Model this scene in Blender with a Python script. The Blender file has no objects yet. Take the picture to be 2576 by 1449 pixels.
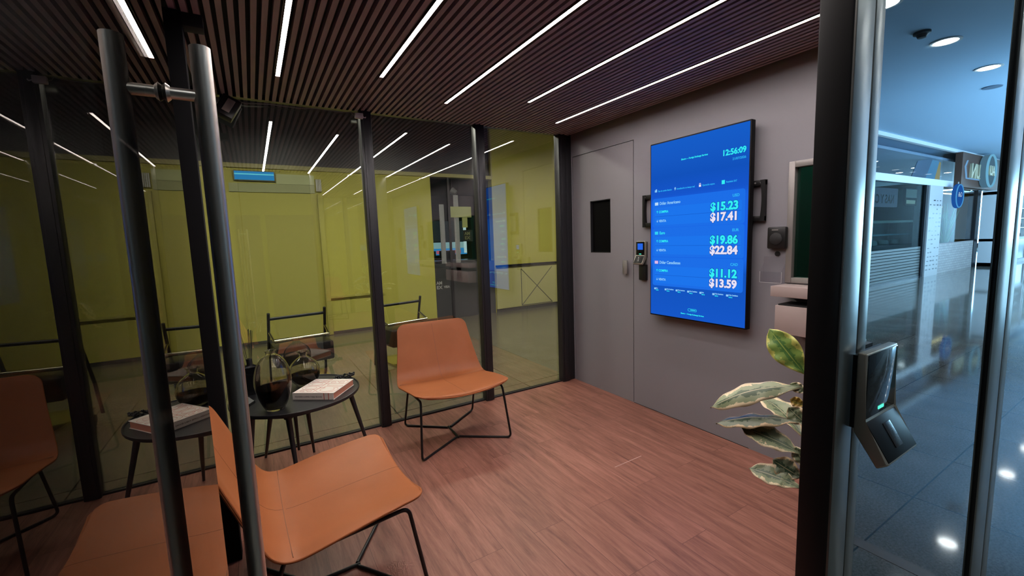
import bpy, bmesh, math, random
from mathutils import Vector, Matrix
random.seed(7)
S = bpy.context.scene
C = S.collection
PI = math.pi

# ------------------------------------------------------------------ camera, world, exposure
cam = bpy.data.cameras.new('camera')
cam.sensor_fit = 'HORIZONTAL'; cam.sensor_width = 36.0; cam.lens = 15.077
cam.clip_start = 0.02; cam.clip_end = 200
co = bpy.data.objects.new('camera', cam); C.objects.link(co)
_r = Vector((0.855054, -0.517410, -0.034190)); _d = Vector((-0.087571, -0.079100, -0.993013)); _f = Vector((0.511091, 0.852074, -0.112945))
co.matrix_world = Matrix(((_r.x, -_d.x, -_f.x, 0), (_r.y, -_d.y, -_f.y, 0), (_r.z, -_d.z, -_f.z, 1.5), (0, 0, 0, 1)))
S.camera = co
S.view_settings.view_transform = 'Standard'
S.view_settings.look = 'None'
S.view_settings.exposure = 0.0
S.view_settings.gamma = 1.0
S.view_settings.use_curve_mapping = False
W = bpy.data.worlds.new('world'); S.world = W; W.use_nodes = True
W.node_tree.nodes['Background'].inputs[0].default_value = (0.6, 0.75, 1.0, 1)
W.node_tree.nodes['Background'].inputs[1].default_value = 0.02
S.cycles.max_bounces = 10
S.cycles.glossy_bounces = 6
S.cycles.transmission_bounces = 8
S.cycles.transparent_max_bounces = 16
S.cycles.caustics_reflective = False
S.cycles.caustics_refractive = False
S.cycles.sample_clamp_indirect = 6.0

LED = 76.0         # booth light strips
LAMP = 92.0        # mall downlights
DAY = 8.8         # daylight of the mall's end window and the added side panes
PASSAGE = 72.0     # unseen fill lamps added to light the passage behind the booth

# ------------------------------------------------------------------ materials
MATS = {}
def nt(name):
    m = bpy.data.materials.new(name); m.use_nodes = True
    t = m.node_tree; t.nodes.clear()
    o = t.nodes.new('ShaderNodeOutputMaterial')
    return m, t, o
def L(t, a, ao, b, bi): t.links.new(a.outputs[ao], b.inputs[bi])
def pbr(name, col, rough=0.5, metal=0.0, spec=0.5, bump=None, var=None, coat=0.0):
    """bump = (scale, strength); var = (scale, second colour, stretch vector)"""
    if name in MATS: return MATS[name]
    m, t, o = nt(name)
    b = t.nodes.new('ShaderNodeBsdfPrincipled')
    b.inputs['Base Color'].default_value = (*col, 1); b.inputs['Roughness'].default_value = rough
    b.inputs['Metallic'].default_value = metal; b.inputs['Specular IOR Level'].default_value = spec
    b.inputs['Coat Weight'].default_value = coat
    L(t, b, 0, o, 0)
    tc = t.nodes.new('ShaderNodeTexCoord')
    if var:
        mp = t.nodes.new('ShaderNodeMapping'); mp.inputs['Scale'].default_value = var[2] if len(var) > 2 else (1, 1, 1)
        L(t, tc, 'Object', mp, 0)
        n = t.nodes.new('ShaderNodeTexNoise'); n.inputs['Scale'].default_value = var[0]; n.inputs['Detail'].default_value = 6
        L(t, mp, 0, n, 'Vector')
        r = t.nodes.new('ShaderNodeValToRGB')
        r.color_ramp.elements[0].position = 0.3; r.color_ramp.elements[1].position = 0.7
        r.color_ramp.elements[0].color = (*col, 1); r.color_ramp.elements[1].color = (*var[1], 1)
        L(t, n, 'Fac', r, 0); L(t, r, 0, b, 'Base Color')
    if bump:
        n2 = t.nodes.new('ShaderNodeTexNoise'); n2.inputs['Scale'].default_value = bump[0]; n2.inputs['Detail'].default_value = 4
        L(t, tc, 'Object', n2, 'Vector')
        bp = t.nodes.new('ShaderNodeBump'); bp.inputs['Strength'].default_value = bump[1]; bp.inputs['Distance'].default_value = 0.002
        L(t, n2, 'Fac', bp, 'Height'); L(t, bp, 0, b, 'Normal')
    MATS[name] = m
    return m
def emit(name, col, strength):
    if name in MATS: return MATS[name]
    m, t, o = nt(name)
    e = t.nodes.new('ShaderNodeEmission'); e.inputs[0].default_value = (*col, 1); e.inputs[1].default_value = strength
    L(t, e, 0, o, 0); MATS[name] = m
    return m
def pane(name, tint, ior, add=0.0, refl=(1, 1, 1), rough=0.0, power=5.0):
    """sheet glass: Fresnel reflection (plus the extra reflectance of a coating) over tinted clear transmission"""
    if name in MATS: return MATS[name]
    m, t, o = nt(name)
    tr = t.nodes.new('ShaderNodeBsdfTransparent'); tr.inputs[0].default_value = (*tint, 1)
    g = t.nodes.new('ShaderNodeBsdfGlossy'); g.inputs[0].default_value = (*refl, 1); g.inputs['Roughness'].default_value = rough
    lw = t.nodes.new('ShaderNodeFresnel'); lw.inputs[0].default_value = ior
    geo = t.nodes.new('ShaderNodeNewGeometry')
    # same IOR seen from inside the sheet: use the outward Fresnel on both faces
    ng = t.nodes.new('ShaderNodeVectorMath'); ng.operation = 'SCALE'
    sg = t.nodes.new('ShaderNodeMath'); sg.operation = 'MULTIPLY_ADD'; sg.inputs[1].default_value = -2; sg.inputs[2].default_value = 1
    L(t, geo, 'Backfacing', sg, 0)
    dt = t.nodes.new('ShaderNodeVectorMath'); dt.operation = 'DOT_PRODUCT'
    L(t, geo, 'Incoming', dt, 0); L(t, geo, 'Normal', dt, 1)
    ab = t.nodes.new('ShaderNodeMath'); ab.operation = 'ABSOLUTE'; L(t, dt, 'Value', ab, 0)
    # Schlick
    om = t.nodes.new('ShaderNodeMath'); om.operation = 'SUBTRACT'; om.inputs[0].default_value = 1; L(t, ab, 0, om, 1)
    pw = t.nodes.new('ShaderNodeMath'); pw.operation = 'POWER'; pw.inputs[1].default_value = power; L(t, om, 0, pw, 0)
    r0 = ((ior - 1) / (ior + 1)) ** 2 + add
    ma = t.nodes.new('ShaderNodeMath'); ma.operation = 'MULTIPLY_ADD'; ma.inputs[1].default_value = 1 - r0; ma.inputs[2].default_value = r0
    L(t, pw, 0, ma, 0)
    mx = t.nodes.new('ShaderNodeMixShader'); L(t, ma, 0, mx, 0); L(t, tr, 0, mx, 1); L(t, g, 0, mx, 2); L(t, mx, 0, o, 0)
    for n in (lw, ng, sg): t.nodes.remove(n)
    MATS[name] = m
    return m
def solid_glass(name, col, rough=0.0, ior=1.45):
    if name in MATS: return MATS[name]
    m, t, o = nt(name)
    b = t.nodes.new('ShaderNodeBsdfPrincipled')
    b.inputs['Base Color'].default_value = (*col, 1); b.inputs['Roughness'].default_value = rough
    b.inputs['Transmission Weight'].default_value = 1.0; b.inputs['IOR'].default_value = ior
    L(t, b, 0, o, 0); MATS[name] = m
    return m

def wood_floor():
    m, t, o = nt('wood_plank')
    b = t.nodes.new('ShaderNodeBsdfPrincipled'); L(t, b, 0, o, 0)
    tc = t.nodes.new('ShaderNodeTexCoord')
    sw = t.nodes.new('ShaderNodeMapping'); sw.inputs['Rotation'].default_value = (0, 0, PI / 2)
    L(t, tc, 'Object', sw, 0)
    br = t.nodes.new('ShaderNodeTexBrick')
    br.offset = 0.37; br.inputs['Scale'].default_value = 1; br.inputs['Brick Width'].default_value = 1.25; br.inputs['Row Height'].default_value = 0.185
    br.inputs['Mortar Size'].default_value = 0.0012; br.inputs['Mortar Smooth'].default_value = 0.3
    br.inputs['Color1'].default_value = (0.05, 0.05, 0.05, 1); br.inputs['Color2'].default_value = (0.95, 0.95, 0.95, 1); br.inputs['Mortar'].default_value = (0.5, 0.5, 0.5, 1)
    L(t, sw, 0, br, 'Vector')
    # grain: noise stretched along the plank, shifted per plank
    sep = t.nodes.new('ShaderNodeMapping'); sep.inputs['Scale'].default_value = (9, 0.75, 1)
    L(t, tc, 'Object', sep, 0)
    addv = t.nodes.new('ShaderNodeVectorMath'); addv.operation = 'MULTIPLY_ADD'; addv.inputs[1].default_value = (13, 7, 5)
    L(t, br, 'Color', addv, 0); L(t, sep, 0, addv, 2)
    n1 = t.nodes.new('ShaderNodeTexNoise'); n1.inputs['Scale'].default_value = 2.6; n1.inputs['Detail'].default_value = 9; n1.inputs['Roughness'].default_value = 0.68; n1.inputs['Distortion'].default_value = 0.6
    L(t, addv, 0, n1, 'Vector')
    n2 = t.nodes.new('ShaderNodeTexNoise'); n2.inputs['Scale'].default_value = 14; n2.inputs['Detail'].default_value = 5; n2.inputs['Roughness'].default_value = 0.7
    L(t, addv, 0, n2, 'Vector')
    r = t.nodes.new('ShaderNodeValToRGB')
    e = r.color_ramp.elements
    e[0].position = 0.22; e[0].color = (0.135, 0.052, 0.036, 1)
    e[1].position = 0.78; e[1].color = (0.42, 0.190, 0.140, 1)
    k = e.new(0.5); k.color = (0.285, 0.117, 0.084, 1)
    mixf = t.nodes.new('ShaderNodeMath'); mixf.operation = 'MULTIPLY_ADD'; mixf.inputs[1].default_value = 0.35
    L(t, n2, 'Fac', mixf, 0)
    sc = t.nodes.new('ShaderNodeMath'); sc.operation = 'MULTIPLY_ADD'; sc.inputs[1].default_value = 1.15; sc.inputs[2].default_value = -0.25
    L(t, n1, 'Fac', sc, 0); L(t, sc, 0, mixf, 2)
    L(t, mixf, 0, r, 0)
    # plank to plank tone
    hs = t.nodes.new('ShaderNodeHueSaturation')
    vv = t.nodes.new('ShaderNodeMath'); vv.operation = 'MULTIPLY_ADD'; vv.inputs[1].default_value = 0.16; vv.inputs[2].default_value = 0.92
    L(t, br, 'Color', vv, 0); L(t, vv, 0, hs, 'Value'); L(t, r, 0, hs, 'Color')
    mm = t.nodes.new('ShaderNodeMix'); mm.data_type = 'RGBA'; mm.blend_type = 'MULTIPLY'
    mm.inputs['B'].default_value = (0.45, 0.42, 0.42, 1)
    L(t, br, 'Fac', mm, 'Factor'); L(t, hs, 0, mm, 'A'); L(t, mm, 'Result', b, 'Base Color')
    b.inputs['Roughness'].default_value = 0.42; b.inputs['Specular IOR Level'].default_value = 0.4
    bp = t.nodes.new('ShaderNodeBump'); bp.inputs['Strength'].default_value = 0.25; bp.inputs['Distance'].default_value = 0.001
    L(t, n2, 'Fac', bp, 'Height'); L(t, bp, 0, b, 'Normal')
    return m
def stone_tile(name, c0, c1, joint, size, shift, rough, bw=0.0035):
    m, t, o = nt(name)
    b = t.nodes.new('ShaderNodeBsdfPrincipled'); L(t, b, 0, o, 0)
    tc = t.nodes.new('ShaderNodeTexCoord')
    n = t.nodes.new('ShaderNodeTexNoise'); n.inputs['Scale'].default_value = 90; n.inputs['Detail'].default_value = 5; n.inputs['Roughness'].default_value = 0.8
    L(t, tc, 'Object', n, 'Vector')
    n3 = t.nodes.new('ShaderNodeTexNoise'); n3.inputs['Scale'].default_value = 3; n3.inputs['Detail'].default_value = 3
    L(t, tc, 'Object', n3, 'Vector')
    ad = t.nodes.new('ShaderNodeMath'); ad.operation = 'MULTIPLY_ADD'; ad.inputs[1].default_value = 0.3; L(t, n3, 'Fac', ad, 0); L(t, n, 'Fac', ad, 2)
    r = t.nodes.new('ShaderNodeValToRGB'); e = r.color_ramp.elements
    e[0].position = 0.5; e[0].color = (*c0, 1); e[1].position = 0.82; e[1].color = (*c1, 1)
    L(t, ad, 0, r, 0)
    mp = t.nodes.new('ShaderNodeMapping'); mp.inputs['Location'].default_value = shift
    L(t, tc, 'Object', mp, 0)
    br = t.nodes.new('ShaderNodeTexBrick'); br.offset = 0.0; br.inputs['Scale'].default_value = 1
    br.inputs['Brick Width'].default_value = size; br.inputs['Row Height'].default_value = size; br.inputs['Mortar Size'].default_value = bw; br.inputs['Mortar Smooth'].default_value = 0.1
    L(t, mp, 0, br, 'Vector')
    mm = t.nodes.new('ShaderNodeMix'); mm.data_type = 'RGBA'
    mm.inputs['B'].default_value = (*joint, 1)
    L(t, br, 'Fac', mm, 'Factor'); L(t, r, 0, mm, 'A'); L(t, mm, 'Result', b, 'Base Color')
    b.inputs['Roughness'].default_value = rough; b.inputs['Specular IOR Level'].default_value = 0.55 if rough < .1 else 0.5
    return m
def brick_mat():
    m, t, o = nt('white_brick')
    b = t.nodes.new('ShaderNodeBsdfPrincipled'); L(t, b, 0, o, 0)
    tc = t.nodes.new('ShaderNodeTexCoord')
    mp = t.nodes.new('ShaderNodeMapping'); mp.inputs['Rotation'].default_value = (PI / 2, 0, 0)
    L(t, tc, 'Object', mp, 0)
    br = t.nodes.new('ShaderNodeTexBrick'); br.inputs['Scale'].default_value = 1; br.inputs['Brick Width'].default_value = 0.22; br.inputs['Row Height'].default_value = 0.075
    br.inputs['Mortar Size'].default_value = 0.006
    br.inputs['Color1'].default_value = (0.46, 0.44, 0.42, 1); br.inputs['Color2'].default_value = (0.38, 0.36, 0.35, 1); br.inputs['Mortar'].default_value = (0.26, 0.25, 0.25, 1)
    L(t, mp, 0, br, 'Vector'); L(t, br, 'Color', b, 'Base Color'); b.inputs['Roughness'].default_value = 0.6
    return m
def leaf_mat(name, dark, mid, pale):
    """variegated leaf: jagged green along the midrib, pale margin (uses the leaf's own UV map)"""
    m, t, o = nt(name)
    b = t.nodes.new('ShaderNodeBsdfPrincipled'); L(t, b, 0, o, 0)
    uv = t.nodes.new('ShaderNodeUVMap'); uv.uv_map = 'leaf'
    sp = t.nodes.new('ShaderNodeSeparateXYZ'); L(t, uv, 0, sp, 0)
    # distance from midrib
    a = t.nodes.new('ShaderNodeMath'); a.operation = 'SUBTRACT'; a.inputs[1].default_value = 0.5; L(t, sp, 'X', a, 0)
    ab = t.nodes.new('ShaderNodeMath'); ab.operation = 'ABSOLUTE'; L(t, a, 0, ab, 0)
    tc = t.nodes.new('ShaderNodeTexCoord')
    mp = t.nodes.new('ShaderNodeMapping'); mp.inputs['Scale'].default_value = (2.2, 5.0, 1); L(t, uv, 0, mp, 0)
    ov = t.nodes.new('ShaderNodeObjectInfo')
    av = t.nodes.new('ShaderNodeVectorMath'); av.operation = 'MULTIPLY_ADD'; av.inputs[1].default_value = (31, 17, 7)
    L(t, ov, 'Random', av, 0); L(t, mp, 0, av, 2)
    n = t.nodes.new('ShaderNodeTexNoise'); n.inputs['Scale'].default_value = 1.5; n.inputs['Detail'].default_value = 4; n.inputs['Roughness'].default_value = 0.65
    L(t, av, 0, n, 'Vector')
    s = t.nodes.new('ShaderNodeMath'); s.operation = 'MULTIPLY_ADD'; s.inputs[1].default_value = 0.75
    L(t, n, 'Fac', s, 0); L(t, ab, 0, s, 2)
    r = t.nodes.new('ShaderNodeValToRGB'); e = r.color_ramp.elements
    e[0].position = 0.42; e[0].color = (*dark, 1); e[1].position = 0.765; e[1].color = (*pale, 1)
    k = e.new(0.485); k.color = (*dark, 1); k = e.new(0.51); k.color = (*mid, 1); k = e.new(0.74); k.color = (*mid, 1)
    L(t, s, 0, r, 0)
    # midrib line
    lt = t.nodes.new('ShaderNodeMath'); lt.operation = 'LESS_THAN'; lt.inputs[1].default_value = 0.018; L(t, ab, 0, lt, 0)
    mm = t.nodes.new('ShaderNodeMix'); mm.data_type = 'RGBA'; mm.inputs['B'].default_value = (*[0.6 * p + 0.4 * q for p, q in zip(mid, pale)], 1)
    L(t, lt, 0, mm, 'Factor'); L(t, r, 0, mm, 'A'); L(t, mm, 'Result', b, 'Base Color')
    b.inputs['Roughness'].default_value = 0.33
    b.inputs['Subsurface Weight'].default_value = 0.0
    return m

charcoal = pbr('charcoal_powdercoat', (0.022, 0.022, 0.026), 0.38, 0.2)
blackmetal = pbr('black_metal', (0.012, 0.012, 0.013), 0.38, 0.3)
blackmatte = pbr('black_matte', (0.006, 0.006, 0.007), 0.8)
blackplastic = pbr('black_plastic', (0.010, 0.010, 0.011), 0.35)
glossblack = pbr('black_gloss', (0.006, 0.006, 0.007), 0.06)
whiteplastic = pbr('white_plastic', (0.62, 0.62, 0.62), 0.4)
silver = pbr('silver_plastic', (0.50, 0.47, 0.40), 0.34, 0.55)
steel = pbr('brushed_steel', (0.66, 0.62, 0.57), 0.30, 1.0)
frame_steel = pbr('frame_steel', (0.30, 0.32, 0.31), 0.32, 0.9, var=(2.5, (0.36, 0.37, 0.35), (1, 1, 0.3)))
greywall = pbr('grey_wall_laminate', (0.262, 0.253, 0.282), 0.55, bump=(260, 0.05))
greydoor = pbr('grey_door_laminate', (0.262, 0.250, 0.275), 0.5, bump=(260, 0.05))
slatwood = pbr('dark_wood_slat', (0.42, 0.32, 0.35), 0.55, var=(5, (0.34, 0.26, 0.285), (6, 0.7, 6)))
leather = pbr('tan_leather', (0.35, 0.108, 0.036), 0.42, spec=0.24, bump=(420, 0.22), var=(3.5, (0.41, 0.132, 0.048)))
leatherseam = pbr('leather_seam', (0.20, 0.068, 0.028), 0.5)
leatherunder = pbr('leather_underside', (0.30, 0.10, 0.04), 0.5)
tableblack = pbr('black_stained_wood', (0.016, 0.016, 0.018), 0.36, bump=(120, 0.1))
bookcover = pbr('cream_book_cover', (0.86, 0.78, 0.70), 0.5)
bookedge = pbr('pink_page_edges', (0.62, 0.24, 0.15), 0.7)
bookred = pbr('red_book_ink', (0.62, 0.11, 0.08), 0.5)
bookgrey = pbr('grey_book_ink', (0.12, 0.08, 0.07), 0.5)
def smoked(name, cut):  # dark lower band tinted in for the black table seen through the glass
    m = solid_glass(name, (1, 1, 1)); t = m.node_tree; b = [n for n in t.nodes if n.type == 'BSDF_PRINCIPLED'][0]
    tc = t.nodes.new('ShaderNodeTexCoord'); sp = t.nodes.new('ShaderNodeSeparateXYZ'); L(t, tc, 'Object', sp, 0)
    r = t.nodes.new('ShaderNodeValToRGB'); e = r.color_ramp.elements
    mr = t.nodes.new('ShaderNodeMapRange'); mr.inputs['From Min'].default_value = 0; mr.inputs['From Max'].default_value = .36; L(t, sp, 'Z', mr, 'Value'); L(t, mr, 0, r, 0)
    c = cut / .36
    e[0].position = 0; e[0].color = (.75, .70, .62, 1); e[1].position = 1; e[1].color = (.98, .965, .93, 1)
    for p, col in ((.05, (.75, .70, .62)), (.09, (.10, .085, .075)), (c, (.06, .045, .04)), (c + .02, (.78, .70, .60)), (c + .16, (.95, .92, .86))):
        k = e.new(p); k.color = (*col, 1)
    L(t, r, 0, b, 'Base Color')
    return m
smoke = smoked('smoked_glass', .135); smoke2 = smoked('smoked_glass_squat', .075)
acrylic = pane('clear_acrylic', (0.96, 0.96, 0.97), 1.25, power=8)
ledgewood = pbr('pinkish_ledge_laminate', (0.42, 0.335, 0.325), 0.5, var=(4, (0.37, 0.285, 0.275), (1, 6, 1)))
alum = pbr('aluminium', (0.34, 0.32, 0.31), 0.42, 0.5)
cord = pbr('grey_cord', (0.25, 0.24, 0.23), 0.6)
backglass = pane('passage_glass', (0.92, 0.93, 0.89), 1.5, 0.11, (1, 1, 1))
doorglass = pane('smoked_door_glass', (0.20, 0.20, 0.20), 1.5, 0.0, (.98, 0.94, 0.90), 0.0, 7.0)
frontglass = pane('solar_film_glass', (0.30, 0.32, 0.33), 1.5, 0.50, (0.92, 0.97, 1.0))
darkglass = pane('dark_shop_glass', (0.62, 0.68, 0.68), 1.3, 0.0, power=9)
clearglass = pane('clear_shop_glass', (0.9, 0.93, 0.95), 1.3, 0.0, power=9)
greenglass = pane('green_teller_glass', (0.30, 0.62, 0.52), 1.5, 0.04)
yellowwall = pbr('yellow_green_paint', (0.50, 0.46, 0.085), 0.6)
yellowdark = pbr('yellow_green_panel', (0.455, 0.415, 0.085), 0.6)
yellowpale = pbr('pale_green_panel', (0.52, 0.55, 0.26), 0.5)
led_mat = emit('warm_white_led', (1.0, 0.90, 0.86), LED)

# ------------------------------------------------------------------ mesh helpers
def V(*a): return Vector(a)
def fillet(pts, r, n=5):
    """round the inner corners of a polyline"""
    pts = [Vector(p) for p in pts]; out = [pts[0]]
    for a, b, c in zip(pts, pts[1:], pts[2:]):
        u = (a - b); v = (c - b); d = min(r, u.length * 0.45, v.length * 0.45)
        p, q = b + u.normalized() * d, b + v.normalized() * d
        for i in range(n + 1):
            s = i / n
            out.append(p * (1 - s) ** 2 + b * 2 * s * (1 - s) + q * s * s)
    out.append(pts[-1])
    return out
class MB:
    def __init__(self): self.bm = bmesh.new()
    def box(self, lo, hi, bev=0.0, M=None, seg=2):
        g = bmesh.ops.create_cube(self.bm, size=1.0)
        vs = g['verts']
        c = [(a + b) / 2 for a, b in zip(lo, hi)]; s = [abs(b - a) for a, b in zip(lo, hi)]
        for v in vs: v.co = Vector((c[0] + v.co.x * s[0], c[1] + v.co.y * s[1], c[2] + v.co.z * s[2]))
        if bev > 0:
            es = list({e for v in vs for e in v.link_edges})
            r = bmesh.ops.bevel(self.bm, geom=es, offset=min(bev, min(s) * 0.45), segments=seg, profile=0.5, affect='EDGES')
            vs = list({v for f in r['faces'] for v in f.verts} | {v for v in vs if v.is_valid})
        if M is not None:
            for v in vs: v.co = M @ v.co
        return self
    def tube(self, pts, r, n=10, cap=True):
        pts = [Vector(p) for p in pts]
        rs = r if isinstance(r, (list, tuple)) else [r] * len(pts)
        rings = []; prev = None
        for i, p in enumerate(pts):
            t = (pts[min(i + 1, len(pts) - 1)] - pts[max(i - 1, 0)]).normalized()
            if prev is None:
                up = Vector((0, 0, 1)) if abs(t.z) < 0.9 else Vector((1, 0, 0))
                x = t.cross(up).normalized()
            else:
                x = (prev - t * prev.dot(t)).normalized()
            prev = x; y = t.cross(x)
            rings.append([self.bm.verts.new(p + (x * math.cos(2 * PI * k / n) + y * math.sin(2 * PI * k / n)) * rs[i]) for k in range(n)])
        for a, b in zip(rings, rings[1:]):
            for k in range(n): self.bm.faces.new((a[k], a[(k + 1) % n], b[(k + 1) % n], b[k]))
        if cap:
            self.bm.faces.new(list(reversed(rings[0]))); self.bm.faces.new(rings[-1])
        return self
    def lathe(self, prof, n=40, c=(0, 0, 0), M=None):
        """prof: (r, z) list; r == 0 closes"""
        rings = []
        for r, z in prof:
            if r <= 1e-6: rings.append([self.bm.verts.new((c[0], c[1], c[2] + z))])
            else: rings.append([self.bm.verts.new((c[0] + r * math.cos(2 * PI * k / n), c[1] + r * math.sin(2 * PI * k / n), c[2] + z)) for k in range(n)])
        for a, b in zip(rings, rings[1:]):
            for k in range(n):
                k2 = (k + 1) % n
                if len(a) == 1 and len(b) == 1: break
                if len(a) == 1: self.bm.faces.new((a[0], b[k2], b[k]))
                elif len(b) == 1: self.bm.faces.new((a[k], a[k2], b[0]))
                else: self.bm.faces.new((a[k], a[k2], b[k2], b[k]))
        if M is not None:
            for ring in rings:
                for v in ring: v.co = M @ v.co
        return self
    def prism(self, poly, h0, h1, axis='z'):
        """extrude a 2-D polygon between h0 and h1 along an axis: z: (x,y); y: (x,z); x: (y,z)"""
        f = {'z': lambda p, h: (p[0], p[1], h), 'y': lambda p, h: (p[0], h, p[1]), 'x': lambda p, h: (h, p[0], p[1])}[axis]
        a = [self.bm.verts.new(f(p, h0)) for p in poly]; b = [self.bm.verts.new(f(p, h1)) for p in poly]
        n = len(poly)
        for k in range(n): self.bm.faces.new((a[k], a[(k + 1) % n], b[(k + 1) % n], b[k]))
        self.bm.faces.new(list(reversed(a))); self.bm.faces.new(b)
        return self
    def build(self, name, mat, parent=None, smooth=35, kind=None):
        bmesh.ops.recalc_face_normals(self.bm, faces=self.bm.faces[:])
        me = bpy.data.meshes.new(name); self.bm.to_mesh(me); self.bm.free()
        if smooth:
            for p in me.polygons: p.use_smooth = True
            me.set_sharp_from_angle(angle=math.radians(smooth))
        me.materials.append(mat)
        o = bpy.data.objects.new(name, me); C.objects.link(o)
        if parent is not None: o.parent = parent
        if kind: o['kind'] = kind
        return o
def box(name, lo, hi, mat, parent=None, bev=0.0, kind=None):
    return MB().box(lo, hi, bev).build(name, mat, parent, 35 if bev else 0, kind)
def struct(name, lo, hi, mat, bev=0.0): return box(name, lo, hi, mat, None, bev, 'structure')
def tag(o, label, cat, group=None):
    o['label'] = label; o['category'] = cat
    if group: o['group'] = group
    return o
def thing(name, label, cat, loc=(0, 0, 0), rotz=0.0, group=None):
    o = bpy.data.objects.new(name, None); C.objects.link(o)
    o.empty_display_size = 0.05; o.location = loc; o.rotation_euler = (0, 0, rotz)
    return tag(o, label, cat, group)
def copy_tree(o, parent=None):
    c = o.copy(); C.objects.link(c)
    if parent is not None: c.parent = parent
    for ch in list(o.children): copy_tree(ch, c)
    return c
def text(name, body, size, x, z, mat, parent, y=-0.001, align='LEFT', bold=0.0, extrude=0.0004, sx=1.0, shear=0.0):
    """lettering as a mesh on the local XZ plane, read by a viewer on the -Y side"""
    cu = bpy.data.curves.new(name, 'FONT'); cu.body = body; cu.size = size; cu.align_x = align
    cu.extrude = extrude; cu.offset = bold; cu.resolution_u = 3; cu.shear = shear
    t = bpy.data.objects.new(name, cu); C.objects.link(t)
    dg = bpy.context.evaluated_depsgraph_get(); dg.update()
    me = bpy.data.meshes.new_from_object(t.evaluated_get(dg))
    bpy.data.objects.remove(t); bpy.data.curves.remove(cu)
    me.transform(Matrix(((sx, 0, 0, 0), (0, 0, -1, 0), (0, 1, 0, 0), (0, 0, 0, 1))))
    me.materials.clear(); me.materials.append(mat); me.name = name
    o = bpy.data.objects.new(name, me); C.objects.link(o); o.location = (x, y, z); o.parent = parent
    return o

# ------------------------------------------------------------------ the booth: dimensions (metres)
XL, XR, YF, YB, ZC = -0.34, 2.83, 0.30, 3.51, 2.505   # left wall, grey wall, front line, back glass, slat underside

fl = MB().box((XL - .05, YF, -0.06), (XR + .05, YB + .03, 0)).build('floor', wood_floor(), None, 0, 'structure')
struct('wall_left', (XL - .08, YF - .02, 0), (XL, YB + .06, 2.7), charcoal)
# grey wall on the right with the teller window cut out of it
wr = MB()
y0, y1, z0, z1 = 0.55, 1.400, 1.175, 1.905
wr.box((XR, YF + .03, 0), (XR + .1, y0, 2.7)); wr.box((XR, y0, 0), (XR + .1, y1, z0)); wr.box((XR, y0, z1), (XR + .1, y1, 2.7))
wr.box((XR, y1, 0), (XR + .1, 2.645, 2.7)); wr.box((XR, 2.645, 2.298), (XR + .1, 3.46, 2.7)); wr.box((XR, 3.46, 0), (XR + .1, YB + .06, 2.7))
wr.box((XR, 2.645, 0), (XR + .1, 3.46, 0.004))
wr.build('wall_right', greywall, None, 0, 'structure')
struct('trim_1', (XR - .002, 1.6, 0.0), (XR + .004, 2.645, 0.004), charcoal)

# flush grey door
dr = thing('door_1', 'flush grey door with a narrow black vision panel in the grey wall', 'door', (XR, 3.05, 0), -PI / 2)
dr['kind'] = 'structure'
d = MB()
w0, w1 = -0.405, 0.400                                   # along local x (towards the camera)
px0, px1, pz0, pz1 = -0.152, 0.122, 1.344, 1.837
d.box((w0 + .004, 0.002, 0.006), (px0, 0.045, 2.293)); d.box((px1, 0.002, 0.006), (w1 - .004, 0.045, 2.293))
d.box((px0, 0.002, 0.006), (px1, 0.045, pz0)); d.box((px0, 0.002, pz1), (px1, 0.045, 2.293))
d.build('door_leaf', greydoor, dr, 0)
box('vision_panel', (px0, 0.030, pz0), (px1, 0.036, pz1), pbr('vision_black', (.004, .004, .004), .6, spec=.06), dr)
v = MB()
v.box((px0, 0.004, pz0), (px0 + .006, .03, pz1)); v.box((px1 - .006, .004, pz0), (px1, .03, pz1)); v.box((px0, .004, pz0), (px1, .03, pz0 + .006)); v.box((px0, .004, pz1 - .006), (px1, .03, pz1))
v.build('vision_panel_rebate', charcoal, dr, 0)
h = MB(); h.box((0.300, -0.030, 1.160), (0.352, -0.022, 1.282), 0.003); h.box((0.300, -0.030, 1.160), (0.308, 0.002, 1.282), 0.002)
hh = h.build('door_handle', alum, dr)
MB().tube([(0.326, -0.022, 1.166), (0.326, -0.022, 1.150)], 0.008).build('latch_knob', alum, hh)
struct('trim_2', (XR + .047, 2.64, 0), (XR + .06, 3.465, 2.31), blackmatte)      # dark reveal behind the door gaps
struct('wall_teller_side', (XR + .1, 2.2, 0), (XR + .7, 2.25, 2.7), pbr('teller_side_wall', (.10, .16, .14), .7)); struct('teller_ceiling', (XR + .1, .2, 2.6), (XR + .7, 2.25, 2.7), MATS['teller_side_wall'])
t_ = thing('teller_fill_lamp', 'unseen fill lamp added behind the green teller glass', 'ceiling light', (XR + .40, 1.2, 2.56)); box('housing', (-.1, -.3, .01), (.1, .3, .04), whiteplastic, t_); box('diffuser', (-.09, -.29, 0), (.09, .29, .01), emit('teller_fill_light', (.75, 1.0, .95), 9.0), t_)  # fill lamp added so the green pane does not go black
struct('wall_teller', (XR + .65, 0.2, 0), (XR + .7, 2.2, 2.7), pbr('teller_back_wall', (0.16, 0.26, 0.22), 0.7))

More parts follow.
